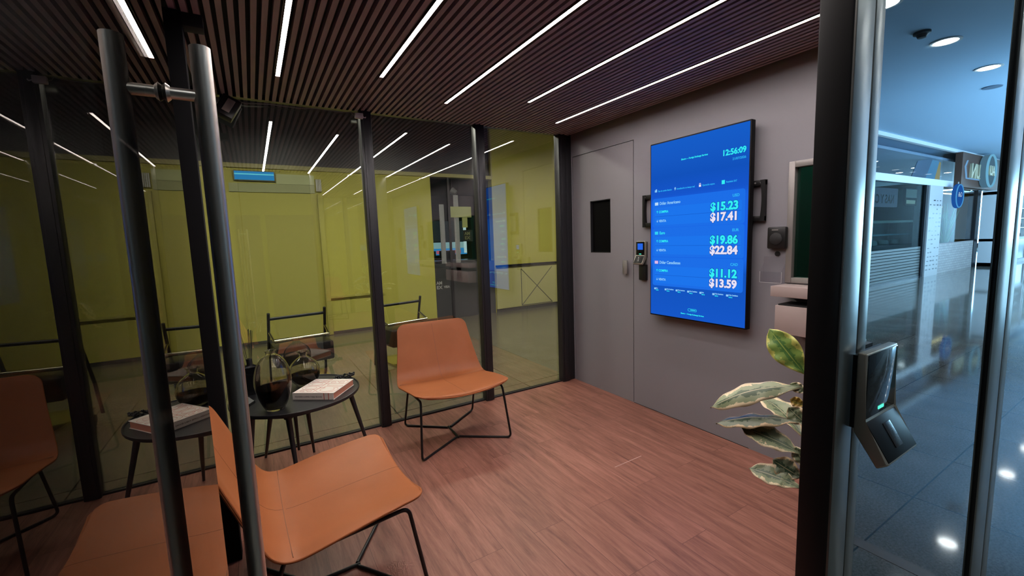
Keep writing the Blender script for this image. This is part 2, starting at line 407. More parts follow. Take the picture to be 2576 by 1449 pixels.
# back glass wall: four mullions and three panes
def mullion(name, x0, x1, yy0=YB - .05, yy1=YB + .03):
    m = MB(); m.box((x0, yy0, 0), (x1, yy1, ZC + .03), 0.004)
    m.box((x0 + .018, yy0 - .006, 0.002), (x1 - .018, yy0 + .002, ZC + .02), 0.002)
    o = m.build(name, charcoal, None, 35, 'structure'); return o
mullion('trim_3', 0.787, 0.869); mullion('trim_4', 1.758, 1.842); mullion('trim_5', 2.665, 2.757)
struct('trim_6', (2.757, YB - .035, 0), (XR, YB + .03, ZC + .03), charcoal, 0.003)
struct('trim_7', (XL, YB - .02, 0), (2.665, YB + .02, 0.012), charcoal)         # floor channel
struct('trim_8', (XL, YB - .02, ZC + .001), (2.757, YB + .03, ZC + .06), charcoal)     # head channel
struct('window_1', (XL, YB, 0.012), (0.787, YB + .01, ZC + .02), backglass)
struct('window_2', (0.869, YB, 0.012), (1.758, YB + .01, ZC + .02), backglass)
struct('window_3', (1.842, YB, 0.012), (2.665, YB + .01, ZC + .02), backglass)

# slatted timber ceiling with five light strips
sl = MB(); pitch = 0.545 / 13
xs = [0.221 + 0.545 * k for k in range(5)]
ends = [2.985, 2.74, 3.045, 2.765, 3.15]
i = -10
while True:
    x = 0.221 + pitch * i
    if x > XR - .012: break
    k = [j for j, q in enumerate(xs) if abs(q - x) < pitch * 0.4]
    a, b = YF + .02, YB - .012
    if k:
        a = ends[k[0]] + 0.012
    if x > XL + .012: sl.box((x - .0115, a, ZC), (x + .0115, b, ZC + .034))
    i += 1
sl.build('ceiling', slatwood, None, 0, 'structure')
struct('ceiling_backing', (XL, YF - .02, ZC + .035), (XR + .02, YB + .03, ZC + .06), blackmatte)
where = ['over the round tables, farthest from the grey wall', 'between the table-side strip and the middle strip', 'in the middle of the five strips',
         'between the middle strip and the one beside the grey wall', 'running closest along the grey wall above the blue screen']
lipmat = pbr('strip_shade_lip', (.10, .045, .025), .6)  # lips added to stop sideways light; brown for the warm glow beside strips
for k, x in enumerate(xs):
    t = thing('light_strip', 'glowing white ceiling light strip ' + where[k], 'ceiling light', (x, 0, ZC), 0, 'light strips in the slatted ceiling')
    box('channel', (-.017, YF + .06, 0.018), (.017, ends[k], .034), alum, t)
    box('diffuser', (-.0110, YF + .062, 0.0020), (.0110, ends[k] - .003, 0.016), led_mat, t)
    for s_ in (-1, 1): box('shade_lip', (s_ * .0111, YF + .06, -.0005), (s_ * .0128, ends[k], .0178), lipmat, t)
    box('end_cap', (-.0128, ends[k] - .0028, -.0005), (.0128, ends[k] + .001, .0178), lipmat, t)

# post standing proud of the left wall, with its top bracket
p = thing('post', 'dark steel post at the left wall behind the glass door edge', 'post', (-.18, 2.36, 0))
box('shaft', (-.115, -.01, 0), (.010, .06, ZC), pbr('post_black', (.008, .008, .009), .9, spec=.1), p, .003)
box('top_bracket', (.006, 0.0, ZC - .055), (.085, .07, ZC), blackmatte, p, .003)

# front line: steel jamb and second mullion, solar film glass between and beyond
XP = 2.572 * YF
def jamb(name, x0, x1, yf, yb, mat_front):
    j = MB(); j.box((x0, yf + .002, 0), (x1, yb, 2.7), 0.003)
    o = j.build(name, blackmetal, None, 35, 'structure')
    f = MB(); w = x1 - x0
    f.box((x0 + .002, yf - .001, 0.002), (x0 + w * .62, yf + .004, 2.69), 0.001); f.box((x0 + w * .66, yf - .001, 0.002), (x1 - .001, yf + .004, 2.69), 0.001)
    f.build('steel_cladding', mat_front, o)
    return o
jamb('trim_9', XP, XP + .098, YF, YF + .0485, frame_steel)
YG = YF + .0075
struct('window_4', (XP + .098, YG, 0.03), (1.660, YG + .01, 2.69), frontglass)
jamb('trim_10', 1.660, 1.84, YF, YF + .0485, frame_steel)
struct('window_5', (1.84, YG, 0.03), (3.2, YG + .01, 2.69), frontglass)
struct('trim_11', (XP + .098, YF + .005, 0), (3.2, YF + .045, 0.03), blackmetal)
struct('trim_12', (-.4, YF - .01, 2.52), (3.2, YF + .05, 2.75), charcoal)             # head of the shopfront
struct('wall_front', (3.2, YF - .01, 0), (7.2, YF + .1, 3.75), pbr('mall_white_paint', (0.62, 0.63, 0.64), 0.6))
struct('wall_fascia', (-4, YF - .01, 2.75), (3.2, YF + .1, 3.75), pbr('mall_dim_paint', (.10, .10, .10), .7))
struct('wall_front_left', (-4, YF - .01, 0), (-.46, YF + .1, 2.75), MATS['mall_dim_paint'])
struct('trim_13', (-.46, YF - .01, 0), (-.34, YF + .05, 2.52), charcoal)

# open glass door with its pair of long tubular handles
gd = thing('door_2', 'open smoked glass door with long steel tube handles', 'door', (-.0755, 0.727, 0), math.radians(-0.05))
gd['kind'] = 'structure'
box('glass_leaf', (-.004, -.66, 0.012), (.004, 0, 2.44), doorglass, gd)
MB().box((-.014, -.66, 0.004), (.014, -.54, .09), .002).build('bottom_pivot', charcoal, gd)
MB().box((-.014, -.66, 2.37), (.014, -.54, 2.45), .002).build('top_pivot', charcoal, gd)
for s in (1, -1):
    x = s * .0435; yh = -.080
    hd = MB().tube([(x, yh, 0.42), (x, yh, 1.738)], .0108, 28).build('handle', steel, gd)
    for zz in (.55, 1.682):
        m = MB(); m.tube([(x, yh, zz), (s * .004, yh, zz)], .0066, 16); m.tube([(s * .0042, yh, zz), (s * .0075, yh, zz), (s * .011, yh, zz)], [.0080, .0105, .0075], 20); m.build('standoff', steel, hd)

# ------------------------------------------------------------------ lounge chairs
def catmull(P, n):
    out = []; N = len(P)
    for i in range(N - 1):
        p0, p1, p2, p3 = P[max(i - 1, 0)], P[i], P[i + 1], P[min(i + 2, N - 1)]
        for k in range(n):
            t = k / n
            out.append(tuple(0.5 * (2 * b + (c - a) * t + (2 * a - 5 * b + 4 * c - d) * t * t + (3 * b - a - 3 * c + d) * t ** 3) for a, b, c, d in zip(p0, p1, p2, p3)))
    out.append(P[-1]); return out
# (y, z at the sides, how far the middle sinks, how far the middle bows back, half width)
PROF = [(-.325, .452, .040, 0, .340), (-.290, .461, .042, 0, .352), (-.15, .446, .036, 0, .362), (0, .424, .028, 0, .368), (.10, .406, .020, .0, .368),
        (.165, .398, .012, .004, .366), (.215, .411, .006, .010, .360), (.252, .452, 0, .018, .350), (.288, .532, 0, .022, .335), (.332, .640, 0, .024, .316), (.374, .745, 0, .024, .302), (.408, .826, 0, .022, .292)]
def shell_rows():
    rows = catmull(PROF, 6); n = len(rows); out = []
    for i, (y, z, sag, bow, hw) in enumerate(rows):
        out.append([y, z, sag, bow, hw])
    # rounded corners at both ends
    def dist(a, b): return math.hypot(a[0] - b[0], a[1] - b[1])
    R = .055
    for seq in (out, out[::-1]):
        acc = 0
        for i, r in enumerate(seq):
            if i: acc += dist(seq[i], seq[i - 1])
            if acc < R: r[4] -= R - math.sqrt(max(R * R - (R - acc) ** 2, 0))
    return out
ROWS = shell_rows()
def shell_pt(i, u):
    y, z, sag, bow, hw = ROWS[i]
    k = 1 - u * u
    return Vector((u * hw, y + bow * k, z - sag * k))
def shell_n(i, u):
    a, b = max(i - 1, 0), min(i + 1, len(ROWS) - 1)
    d1 = shell_pt(b, u) - shell_pt(a, u); d2 = shell_pt(i, min(u + .02, 1)) - shell_pt(i, max(u - .02, -1))
    return d2.cross(d1).normalized()
NU = 24
def shell_part(name, i0, i1, parent, th=.020):
    m = MB(); bm = m.bm; top = []; bot = []
    for i in range(i0, i1 + 1):
        a = []; b = []
        for k in range(NU + 1):
            u = -1 + 2 * k / NU; p = shell_pt(i, u); n = shell_n(i, u)
            e = min(1, (1 - abs(u)) * 6, *( [ (i) / 2.5 + .0 ] if i0 == 0 else [1]), *([(len(ROWS) - 1 - i) / 2.5] if i1 == len(ROWS) - 1 else [1]))
            puff = .006 * math.sin(min(e, 1) * PI / 2)
            a.append(bm.verts.new(p + n * puff)); b.append(bm.verts.new(p - n * (th * (0.55 + 0.45 * min(e, 1)))))
        top.append(a); bot.append(b)
    R = i1 - i0
    for i in range(R):
        for k in range(NU):
            bm.faces.new((top[i][k], top[i][k + 1], top[i + 1][k + 1], top[i + 1][k]))
            bm.faces.new((bot[i][k], bot[i + 1][k], bot[i + 1][k + 1], bot[i][k + 1]))
        bm.faces.new((top[i][0], top[i + 1][0], bot[i + 1][0], bot[i][0])); bm.faces.new((top[i][NU], bot[i][NU], bot[i + 1][NU], top[i + 1][NU]))
    for k in range(NU):
        bm.faces.new((top[0][k], bot[0][k], bot[0][k + 1], top[0][k + 1])); bm.faces.new((top[R][k], top[R][k + 1], bot[R][k + 1], bot[R][k]))
    return m.build(name, leather, parent, 60)
def make_chair(label, loc, rz):
    t = thing('lounge_chair', label, 'chair', loc, rz, 'tan leather lounge chairs')
    n = len(ROWS) - 1; cr = 31
    seat = shell_part('seat', 0, cr, t); back = shell_part('backrest', cr, n, t)
    def edge(i, u): return shell_pt(i, u) + shell_n(i, u) * -.004
    m = MB(); m.tube([edge(i, -1) for i in range(cr, -1, -1)] + [edge(0, -1 + 2 * k / NU) for k in range(1, NU)] + [edge(i, 1) for i in range(0, cr + 1)], .0042, 8); m.build('piping', leather, seat)
    m = MB(); m.tube([edge(i, -1) for i in range(cr, n + 1)] + [edge(n, -1 + 2 * k / NU) for k in range(1, NU)] + [edge(i, 1) for i in range(n, cr - 1, -1)], .0042, 8); m.build('piping', leather, back)
    def sp(i, u, o=.0052): return shell_pt(i, u) + shell_n(i, u) * o
    m = MB(); m.tube([sp(i, 0) for i in range(2, cr)], .0016, 6)
    m.build('centre_seam', leatherseam, seat)
    m = MB(); m.tube([sp(cr, -0.97 + 1.94 * k / NU) for k in range(NU + 1)], .0016, 6); m.build('cross_seam', leatherseam, seat)
    m = MB(); m.tube([sp(i, 0) for i in range(cr, n - 1)], .0016, 6); m.build('centre_seam', leatherseam, back)
    r = .0082
    for s in (-1, 1):
        pts = fillet([(s * .30, .02, .370), (s * .315, -.262, .402), (s * .345, -.325, r), (s * .012, -.102, r)], .035, 6)
        MB().tube(pts, r, 12).build('leg', blackmetal, t)
        pts = fillet([(s * .30, .02, .370), (s * .285, .195, .368), (s * .300, .325, r), (s * .012, .100, r)], .035, 6)
        MB().tube(pts, r, 12).build('leg', blackmetal, t)
    MB().tube([(0, -.112, r), (0, .110, r)], r, 12).build('stretcher', blackmetal, t)
    return t
make_chair('tan leather lounge chair facing the doorway, standing against the back glass', (1.235, 3.035, 0), math.radians(-3.0))
make_chair('large foreground tan leather lounge chair seen from its side behind the tube handle', (0.195, 1.985, 0), PI / 2 + math.radians(1.5))

# ------------------------------------------------------------------ round tables and what stands on them
def round_table(label, c, R, z, legs, th=.020):
    t = thing('side_table', label, 'table', (c[0], c[1], 0), 0, 'nested black round tables')
    prof = [(0, z - th), (R - .02, z - th), (R - .004, z - th + .006), (R, z - .004), (R, z + .006), (R - .003, z + .008), (R - .007, z + .006), (R - .010, z), (0, z)]
    MB().lathe(prof, 96).build('tabletop', tableblack, t)
    for top, foot in legs:
        a = Vector((top[0] - c[0], top[1] - c[1], z - th)); b = Vector((foot[0] - c[0], foot[1] - c[1], 0))
        m = MB(); m.tube([a + (b - a) * s for s in (0, .1, .55, 1)], [.0165, .0165, .0125, .0085], 16)
        m.tube([a + V(0, 0, 0), a - V(0, 0, .012)], .026, 20)
        m.build('leg', tableblack, t)
    return t
TZ = .54
round_table('taller round black table carrying the smoked vases and the cream book, by the back glass', (.175, 3.085), .385, TZ,
            [((.485, 3.035), (.605, 3.03)), ((-.085, 2.86), (-.140, 2.80)), ((.16, 3.36), (.17, 3.44))])
round_table('lower round black table tucked beneath the taller one', (.150, 3.000), .222, .508,
            [((.10, 2.835), (.125, 2.775)), ((.225, 3.17), (.262, 3.335)), ((.025, 3.145), (-.044, 3.450))])
# tall smoked vase
def vase(label, c, prof, mat, group='smoked glass vases on the table'):
    t = thing('vase', label, 'vase', (*c, TZ + .0005), 0, group)
    outer = catmull(prof, 5); th = .0035
    inner = [(max(r - th, 0.0), max(z, .012)) for r, z in reversed(outer)]
    m = MB(); m.lathe([(0, 0)] + outer + inner[:-1] + [(0, .012)], 56); m.build('glass_body', mat, t, 60)
    return t
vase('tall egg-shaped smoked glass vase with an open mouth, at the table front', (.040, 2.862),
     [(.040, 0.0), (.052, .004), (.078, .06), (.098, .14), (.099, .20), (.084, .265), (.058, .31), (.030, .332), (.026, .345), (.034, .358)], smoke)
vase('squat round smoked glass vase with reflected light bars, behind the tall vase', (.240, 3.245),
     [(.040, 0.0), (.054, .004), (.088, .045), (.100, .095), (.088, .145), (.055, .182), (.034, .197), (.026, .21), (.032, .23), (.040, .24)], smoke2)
# reed diffuser
t = thing('reed_diffuser', 'black square reed diffuser bottle with dark reeds', 'diffuser', (-.078, 3.262, TZ + .0005), .15)
m = MB(); b_ = .030; tp = .040
vsq = []
for z, w in ((0, b_), (.008, b_ + .002), (.185, tp), (.195, tp - .004), (.200, .02)):
    vsq.append([m.bm.verts.new((sx * w, sy * w, z)) for sx, sy in ((-1, -1), (1, -1), (1, 1), (-1, 1))])
for a, b in zip(vsq, vsq[1:]):
    for k in range(4): m.bm.faces.new((a[k], a[(k + 1) % 4], b[(k + 1) % 4], b[k]))
m.bm.faces.new(vsq[0][::-1]); m.bm.faces.new(vsq[-1])
m.build('bottle', glossblack, t, 20)
MB().lathe([(0, .198), (.017, .198), (.017, .232), (.015, .238), (.010, .238), (.010, .2)], 24).build('neck', blackplastic, t)
random.seed(3)
for k, (dx, dy, dz) in enumerate([(-.085, -.01, .205), (-.045, .02, .215), (-.03, .03, .220), (.012, .01, .225), (.022, -.012, .222), (.03, .02, .218), (.018, .03, .225), (.034, .0, .215)]):
    MB().tube([(random.uniform(-.006, .006), random.uniform(-.006, .006), .12), (dx, dy, .205 + dz)], .0016, 6).build('reed', blackmatte, t)
def outline_text(name, body, size, mat, parent, mtx, r=.0009, sx=1.0):
    cu = bpy.data.curves.new(name, 'FONT'); cu.body = body; cu.size = size; cu.fill_mode = 'NONE'; cu.bevel_depth = r; cu.bevel_resolution = 1; cu.offset = .004
    cu.space_character = 0.92
    t = bpy.data.objects.new(name, cu); C.objects.link(t)
    dg = bpy.context.evaluated_depsgraph_get(); dg.update()
    me = bpy.data.meshes.new_from_object(t.evaluated_get(dg))
    bpy.data.objects.remove(t); bpy.data.curves.remove(cu)
    me.transform(mtx @ Matrix.Diagonal((sx, 1, 1, 1))); me.materials.clear(); me.materials.append(mat)
    o = bpy.data.objects.new(name, me); C.objects.link(o); o.parent = parent
    return o
# book: spine towards the doorway, pink page edges on its side
t = thing('coffee_table_book', 'thick cream book with red outline lettering and pink page edges', 'book', (.139, 2.968, TZ + .0005), math.radians(-36.5))
BW, BD, BH = .271, .276, .043
m = MB(); m.box((0, 0, 0), (BW, BD, .003)); m.box((0, 0, BH - .003), (BW, BD, BH)); m.box((0, 0, 0), (BW, .003, BH)); m.build('cover', bookcover, t, 0)
box('page_block', (.004, .003, .003), (BW - .004, BD - .004, BH - .003), bookedge, t)
text('spine_title', 'MODERN COFFEE TABLE BOOKS', .0125, .016, .015, bookgrey, t, y=-.0004, sx=.98)
box('spine_band', (.206, -.0006, 0.001), (.2105, .001, BH), bookred, t); box('spine_band', (.236, -.0006, 0.001), (.2405, .001, BH), bookred, t)
rot = Matrix(((0, -1, 0, 0), (1, 0, 0, 0), (0, 0, 1, 0), (0, 0, 0, 1)))
outline_text('cover_lettering', 'CTB', .185, bookred, t, Matrix.Translation((.258, .010, BH)) @ rot, sx=.70)
outline_text('cover_lettering', 'BOOK', .155, bookred, t, Matrix.Translation((.122, .010, BH)) @ rot, sx=.60)
# little black things on the table
t = thing('bracelet', 'heap of small black beads lying behind the book', 'beads', (.500, 3.245, TZ + .0005), .2)
random.seed(5); m = MB()
pts = [Vector((.065 * math.cos(a) + random.uniform(-.008, .008), .022 * math.sin(a) + random.uniform(-.006, .006), .009 + .010 * (k % 3 == 0))) for k, a in enumerate([2 * PI * q / 26 for q in range(26)])]
for p_ in pts:
    mm = Matrix.Translation(p_); m.lathe([(0, -.009), (.007, -.005), (.009, 0), (.007, .005), (0, .009)], 10, M=mm)
m.build('bead_string', blackplastic, t, 60)
MB().tube([(-.05, .028, .0105), (-.02, .034, .013), (.02, .030, .012), (.05, .034, .011)], .0035, 8).build('cord_end', blackmatte, t)
t = thing('card_holder', 'low black wedge card holder at the table rim beside the diffuser', 'card holder', (-.108, 3.04, TZ + .0005), math.radians(-30))
MB().prism([(-.03, 0), (.03, 0), (.03, .008), (-.016, .045), (-.026, .045)], -.035, .035, 'y').build('wedge', blackplastic, t, 0)
MB().prism([(.024, .008), (.03, .008), (.03, .016), (.027, .016)], -.035, .035, 'y').build('lip', blackplastic, t, 0)

t = MB().box((-.125, -.0022, 0), (.125, .0022, .0012)).build('floor_scratch', pbr('scratch_pale', (.62, .42, .36), .5), None, 0); t.location = (2.025, 1.945, .0004); t.rotation_euler = (0, 0, .016)  # raised pale strip stands for a scratch across the planks
tag(t, 'thin pale sliver in the open wooden floor', 'scratch')
# ------------------------------------------------------------------ ceiling and mullion fittings
t = thing('spotlight', 'small black floodlight with a pale lens hung in the back corner', 'spotlight', (-.055, 3.445, 2.415), 0)
Rm = Matrix.Rotation(math.radians(28), 4, 'Y') @ Matrix.Rotation(math.radians(-20), 4, 'X')
MB().box((-.055, -.030, -.075), (.055, .030, .075), .006, M=Rm).build('housing', blackplastic, t)
MB().box((-.020, -.034, -.048), (.024, -.029, .052), .002, M=Rm).build('lens', pbr('pale_lens', (.36, .30, .27), .3), t)
MB().tube([(-.03, .02, .02), (-.03, .02, .10)], .008, 10).build('bracket', blackmetal, t)
t = thing('sensor_box', 'small white sensor box at the top of the middle mullion', 'sensor', (.775, 3.438, 2.458), 0)
MB().box((-.030, -.014, -.020), (.030, .014, .020), .005).build('housing', whiteplastic, t)
MB().tube([(-.030, 0, .0), (-.045, .006, .006), (-.055, .012, .03)], .0025, 6).build('lead', cord, t)
MB().tube([(.030, 0, -.004), (.045, .002, -.010), (.052, .012, .0)], .0035, 6).build('lead', whiteplastic, t)
t = MB().tube([(-.05, 3.475, 2.478), (.05, 3.478, 2.468), (.2, 3.48, 2.480), (.36, 3.48, 2.476), (.5, 3.48, 2.488), (.66, 3.478, 2.482), (.735, 3.46, 2.486)], .003, 6).build('cable', cord)
tag(t, 'thin grey cable sagging along the top of the back glass', 'cable')

# ------------------------------------------------------------------ the rates screen and the things on the grey wall
TVX, TVY, TVZ = 2.742, 1.990, 1.5245
tv = thing('rates_screen', 'large upright blue exchange rates screen with a black bezel', 'screen', (TVX, TVY, TVZ), -PI / 2)
hw, hh = .400, .672
m = MB(); b = .010
m.box((-hw, 0, -hh), (hw, .045, hh), .004)
m.build('casing', pbr('casing_black', (.006, .006, .007), .6, spec=.15), tv)
def scr(name, col, s=1.0): return emit(name, col, s)
blue0 = None
def screen_bg():
    m, t, o = nt('screen_blue')
    e = t.nodes.new('ShaderNodeEmission'); L(t, e, 0, o, 0)
    tc = t.nodes.new('ShaderNodeTexCoord'); sp = t.nodes.new('ShaderNodeSeparateXYZ'); L(t, tc, 'Object', sp, 0)
    mr = t.nodes.new('ShaderNodeMapRange'); mr.inputs['From Min'].default_value = -hh; mr.inputs['From Max'].default_value = hh
    L(t, sp, 'Z', mr, 'Value')
    r = t.nodes.new('ShaderNodeValToRGB'); el = r.color_ramp.elements
    el[0].position = 0; el[0].color = (.008, .095, .58, 1); el[1].position = 1; el[1].color = (.008, .11, .58, 1)
    for p_, c_ in ((.27, (.006, .085, .50)), (.34, (.010, .13, .76)), (.5, (.010, .12, .78)), (.66, (.010, .12, .74)), (.70, (.008, .09, .60)), (.80, (.006, .083, .50)), (.90, (.008, .10, .55))):
        k = el.new(p_); k.color = (*c_, 1)
    L(t, mr, 0, r, 0); L(t, r, 0, e, 0); e.inputs[1].default_value = 1.0
    return m
box('display', (-hw + .009, -.0015, -hh + .010), (hw - .009, .0005, hh - .010), screen_bg(), tv)
card = emit('screen_card', (.012, .155, .80), 1.0); row = emit('screen_row', (.012, .175, .84), 1.0); line = emit('screen_line', (.006, .08, .50), 1.0)
cyan = emit('screen_cyan', (.035, .86, .90), 1.0); white = emit('screen_white', (.80, .76, .92), 1.0); soft = emit('screen_soft', (.03, .45, .90), 1.0); pale = emit('screen_pale', (.28, .62, .95), 1.0); pinkf = emit('screen_pink', (.62, .30, .70), 1.0)
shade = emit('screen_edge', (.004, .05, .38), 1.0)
def rr(x0, z0, x1, z1, r=.012, n=5):
    P = []
    for cx, cz, a in ((x1 - r, z1 - r, 0), (x0 + r, z1 - r, 1), (x0 + r, z0 + r, 2), (x1 - r, z0 + r, 3)):
        for k in range(n + 1):
            q = (a + k / n) * PI / 2; P.append((cx + r * math.cos(q), cz + r * math.sin(q)))
    return P
Yc = -.0016
def panel(name, x0, z0, x1, z1, mat, y=0.0, r=.012): MB().prism(rr(x0, z0, x1, z1, r), Yc + y, Yc + y - .0003, 'y').build(name, mat, tv, 0)
def T(name, body, size, x, z, mat, align='LEFT', bold=0.0, sx=1.0, y=-.0035): return text(name, body, size, x, z, mat, tv, y=y, align=align, bold=bold, sx=sx)
T('heading', 'Electro \u2014 Foreign Exchange Services', .0165, -.005, .505, cyan, 'CENTER', .0004, sx=.86)
T('clock', '12:56:09', .052, .372, .478, cyan, 'RIGHT', .0016, sx=.92)
T('date', '21/07/2026', .021, .372, .440, soft, 'RIGHT', .0003, sx=.95)
for x, s_ in ((-.322, 'Tipo de cambio Banxico'), (-.150, 'Actualizaci\u00f3n en tiempo real'), (.062, 'Operaci\u00f3n segura'), (.240, 'Regulado SAT')):
    T('notice', s_, .0165, x, .300, soft, bold=.0003, sx=.80)
m = MB(); m.box((-.352, -.003, .300), (-.346, -.002, .316)); m.box((-.344, -.003, .300), (-.332, -.002, .322)); m.build('bar_icon', pale, tv, 0)
MB().prism([(-.168, .318), (-.158, .318), (-.162, .309), (-.156, .309), (-.168, .294), (-.165, .305), (-.171, .305)], -.002, -.003, 'y').build('bolt_icon', pale, tv, 0)
m = MB(); m.box((.036, -.003, .297), (.052, -.002, .311)); m.tube(fillet([(.039, -.0025, .311), (.039, -.0025, .322), (.049, -.0025, .322), (.049, -.0025, .311)], .005), .0014, 6); m.build('lock_icon', white, tv, 0)
m = MB(); m.box((.208, -.003, .294), (.230, -.002, .320)); m.build('document_icon', cyan, tv, 0)
for zc, code, nm, buy, sell, fl_ in ((.138, 'USD', 'D\u00f3lar Americano', '$15.23', '$17.41', pale), (-.088, 'EUR', 'Euro', '$19.86', '$22.84', soft), (-.317, 'CAD', 'D\u00f3lar Canadiense', '$11.12', '$13.59', pinkf)):
    panel('rate_card', -.372, zc - .112, .372, zc + .112, card, 0, .018)
    panel('rate_row', -.352, zc - .093, .350, zc + .042, row, -.0004, .012)
    panel('row_divider', -.350, zc - .0275, .348, zc - .0255, line, -.0008, .001)
    panel('flag_badge', -.352, zc + .060, -.318, zc + .084, fl_, -.0006, .003)
    m = MB()
    for q in range(3): m.box((-.350 + .0, -.0028, zc + .063 + q * .007), (-.322, -.0026, zc + .066 + q * .007))
    m.build('flag_stripes', white if code != 'EUR' else cyan, tv, 0)
    T('currency_name', nm, .031, -.305, zc + .062, cyan if code == 'EUR' else pale, bold=.0006, sx=.86)
    T('currency_code', code, .025, .335, zc + .066, soft, 'RIGHT', .0008)
    T('buy_label', '\u2191 COMPRA', .025, -.336, zc + .000, cyan, bold=.0006, sx=.86); T('sell_label', '\u2193 VENTA', .025, -.336, zc - .070, pale, bold=.0006, sx=.86)
    for val, zz, mt, nm2 in ((buy, zc - .014, cyan, 'buy_price'), (sell, zc - .084, white, 'sell_price')):
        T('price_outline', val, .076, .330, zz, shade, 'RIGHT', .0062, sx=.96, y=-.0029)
        T(nm2, val, .076, .330, zz, mt, 'RIGHT', .0034, sx=.96)
for k, s_ in enumerate(('Euro', 'D\u00f3lar Canadiense', 'D\u00f3lar Americano', 'D\u00f3lar Canadiense', 'Euro', 'D\u00f3lar Americano', 'D\u00f3lar Canadiense')):
    x = -.356 + k * .102
    panel('ticker_badge', x, -.462, x + .016, -.448, pale, -.0006, .003)
    T('ticker', s_, .0125, x + .019, -.455, pale, bold=.0005, sx=.72); T('ticker_code', ('EUR', 'CAD', 'USD')[0 if 'E' in s_[:1] else 1 if 'Can' in s_ else 2] + ' $', .010, x + .019, -.469, cyan, bold=.0004, sx=.9)
m = MB(); m.tube([(px_, -.0024, pz_) for px_, pz_ in rr(-.042, -.600, .030, -.582, .008)] + [(.030, -.0024, -.590)], .0011, 6); m.box((-.022, -.0028, -.593), (.022, -.0022, -.588)); m.build('button_outline', cyan, tv, 0)
T('footer', 'Electro \u2014 Foreign Exchange Services', .0135, -.006, -.628, cyan, 'CENTER', .0004, sx=.95)

# black wall bracket that holds the screen
t = thing('screen_bracket', 'black metal wall bracket showing on both sides of the blue screen', 'wall mount', (XR, 1.99, 1.69), -PI / 2)
m = MB(); m.box((-.530, -.030, .095), (.462, -.004, .130), .003); m.box((-.530, -.030, -.130), (.462, -.004, -.095), .003); m.build('rails', blackmetal, t)
for x, s in ((-.530, 1), (.462, -1)):
    m = MB(); z_ = [-.13 + .26 * k / 14 for k in range(15)]
    inner = [.018 + .012 * (abs(2 * k / 14 - 1)) ** 2 for k in range(15)]
    m.prism([(x, z_[0]), *[(x + s * inner[k], z_[k]) for k in range(15)], (x, z_[-1])], -.034, -.004, 'y'); m.build('end_plate', blackmetal, t, 0)
for x in (-.505, .437, .40): MB().tube([(x, -.030, .113), (x, -.0335, .113)], .0055, 12).build('screw', alum, t)
box('hook', (-.18, -.040, -.15), (-.14, -.028, .15), blackmetal, t); box('hook', (.14, -.040, -.15), (.18, -.028, .15), blackmetal, t)

def reader(label, loc, rz, sc=1.0, screen_mat=None, dth=.024, hw_=.046):
    t = thing('access_reader', label, 'access reader', loc, rz, 'silver fingerprint readers')
    w, h, dth = hw_ * sc, .175 * sc, dth * sc
    prof = [(0, h), (-dth, h), (-dth, .062 * sc), (-dth - .036 * sc, 0), (-dth - .020 * sc, -.012 * sc), (0, .040 * sc)]
    m = MB(); m.prism(prof, -w, w, 'x')
    bmesh.ops.bevel(m.bm, geom=[e for e in m.bm.edges], offset=.0028 * sc, segments=3, profile=.5, affect='EDGES')
    m.build('shell', silver, t)
    box('face', (-w + .003 * sc, -dth - .0012 * sc, .064 * sc), (w - .003 * sc, -dth + .004, h - .003 * sc), glossblack, t, .001)
    a = math.atan2(.036, .062)
    Mx = Matrix.Translation((0, -dth, .062 * sc)) @ Matrix.Rotation(-a, 4, 'X')
    hh_ = math.hypot(.036, .062) * sc
    MB().box((-w + .003 * sc, -.0012 * sc, -hh_ + .003 * sc), (w - .003 * sc, .003, -.003 * sc), .001, M=Mx).build('sensor_face', pbr('sensor_black', (.008, .008, .009), .45, spec=.25), t)
    m = MB(); m.box((-.014 * sc, -.0026 * sc, -hh_ * .78), (.014 * sc, -.001 * sc, -hh_ * .22), .0006, M=Mx); m.build('fingerprint_window', pbr('sensor_grey', (.035, .033, .035), .22), t)
    box('status_light', (-.011 * sc, -dth - .0022 * sc, .071 * sc), (.011 * sc, -dth - .0005, .0765 * sc), emit('status_green', (.10, .95, .62), 1.3), t, .0008)
    if screen_mat: box('small_display', (-.027 * sc, -dth - .0018 * sc, .108 * sc), (.027 * sc, -dth - .0005, .158 * sc), screen_mat, t)
    box('back_plate', (-w * .94, 0, .045 * sc), (w * .94, .010 * sc, h * .97), blackplastic, t)
    return t
reader('access reader with a lit blue display beside the grey door', (XR - .011, 2.540, 1.262), -PI / 2, 1.05, emit('reader_blue', (.02, .13, .75), 1.0))
t = tag(MB().box((XR - .028, 2.490, 1.118), (XR, 2.566, 1.250), .005).build('junction_box', blackplastic), 'small black box directly below the blue display reader', 'box')
reader('silver access reader with a green light fixed to the dark steel jamb', (.880, YF - .0075, 1.128), 0, .98, None, .014, .062)

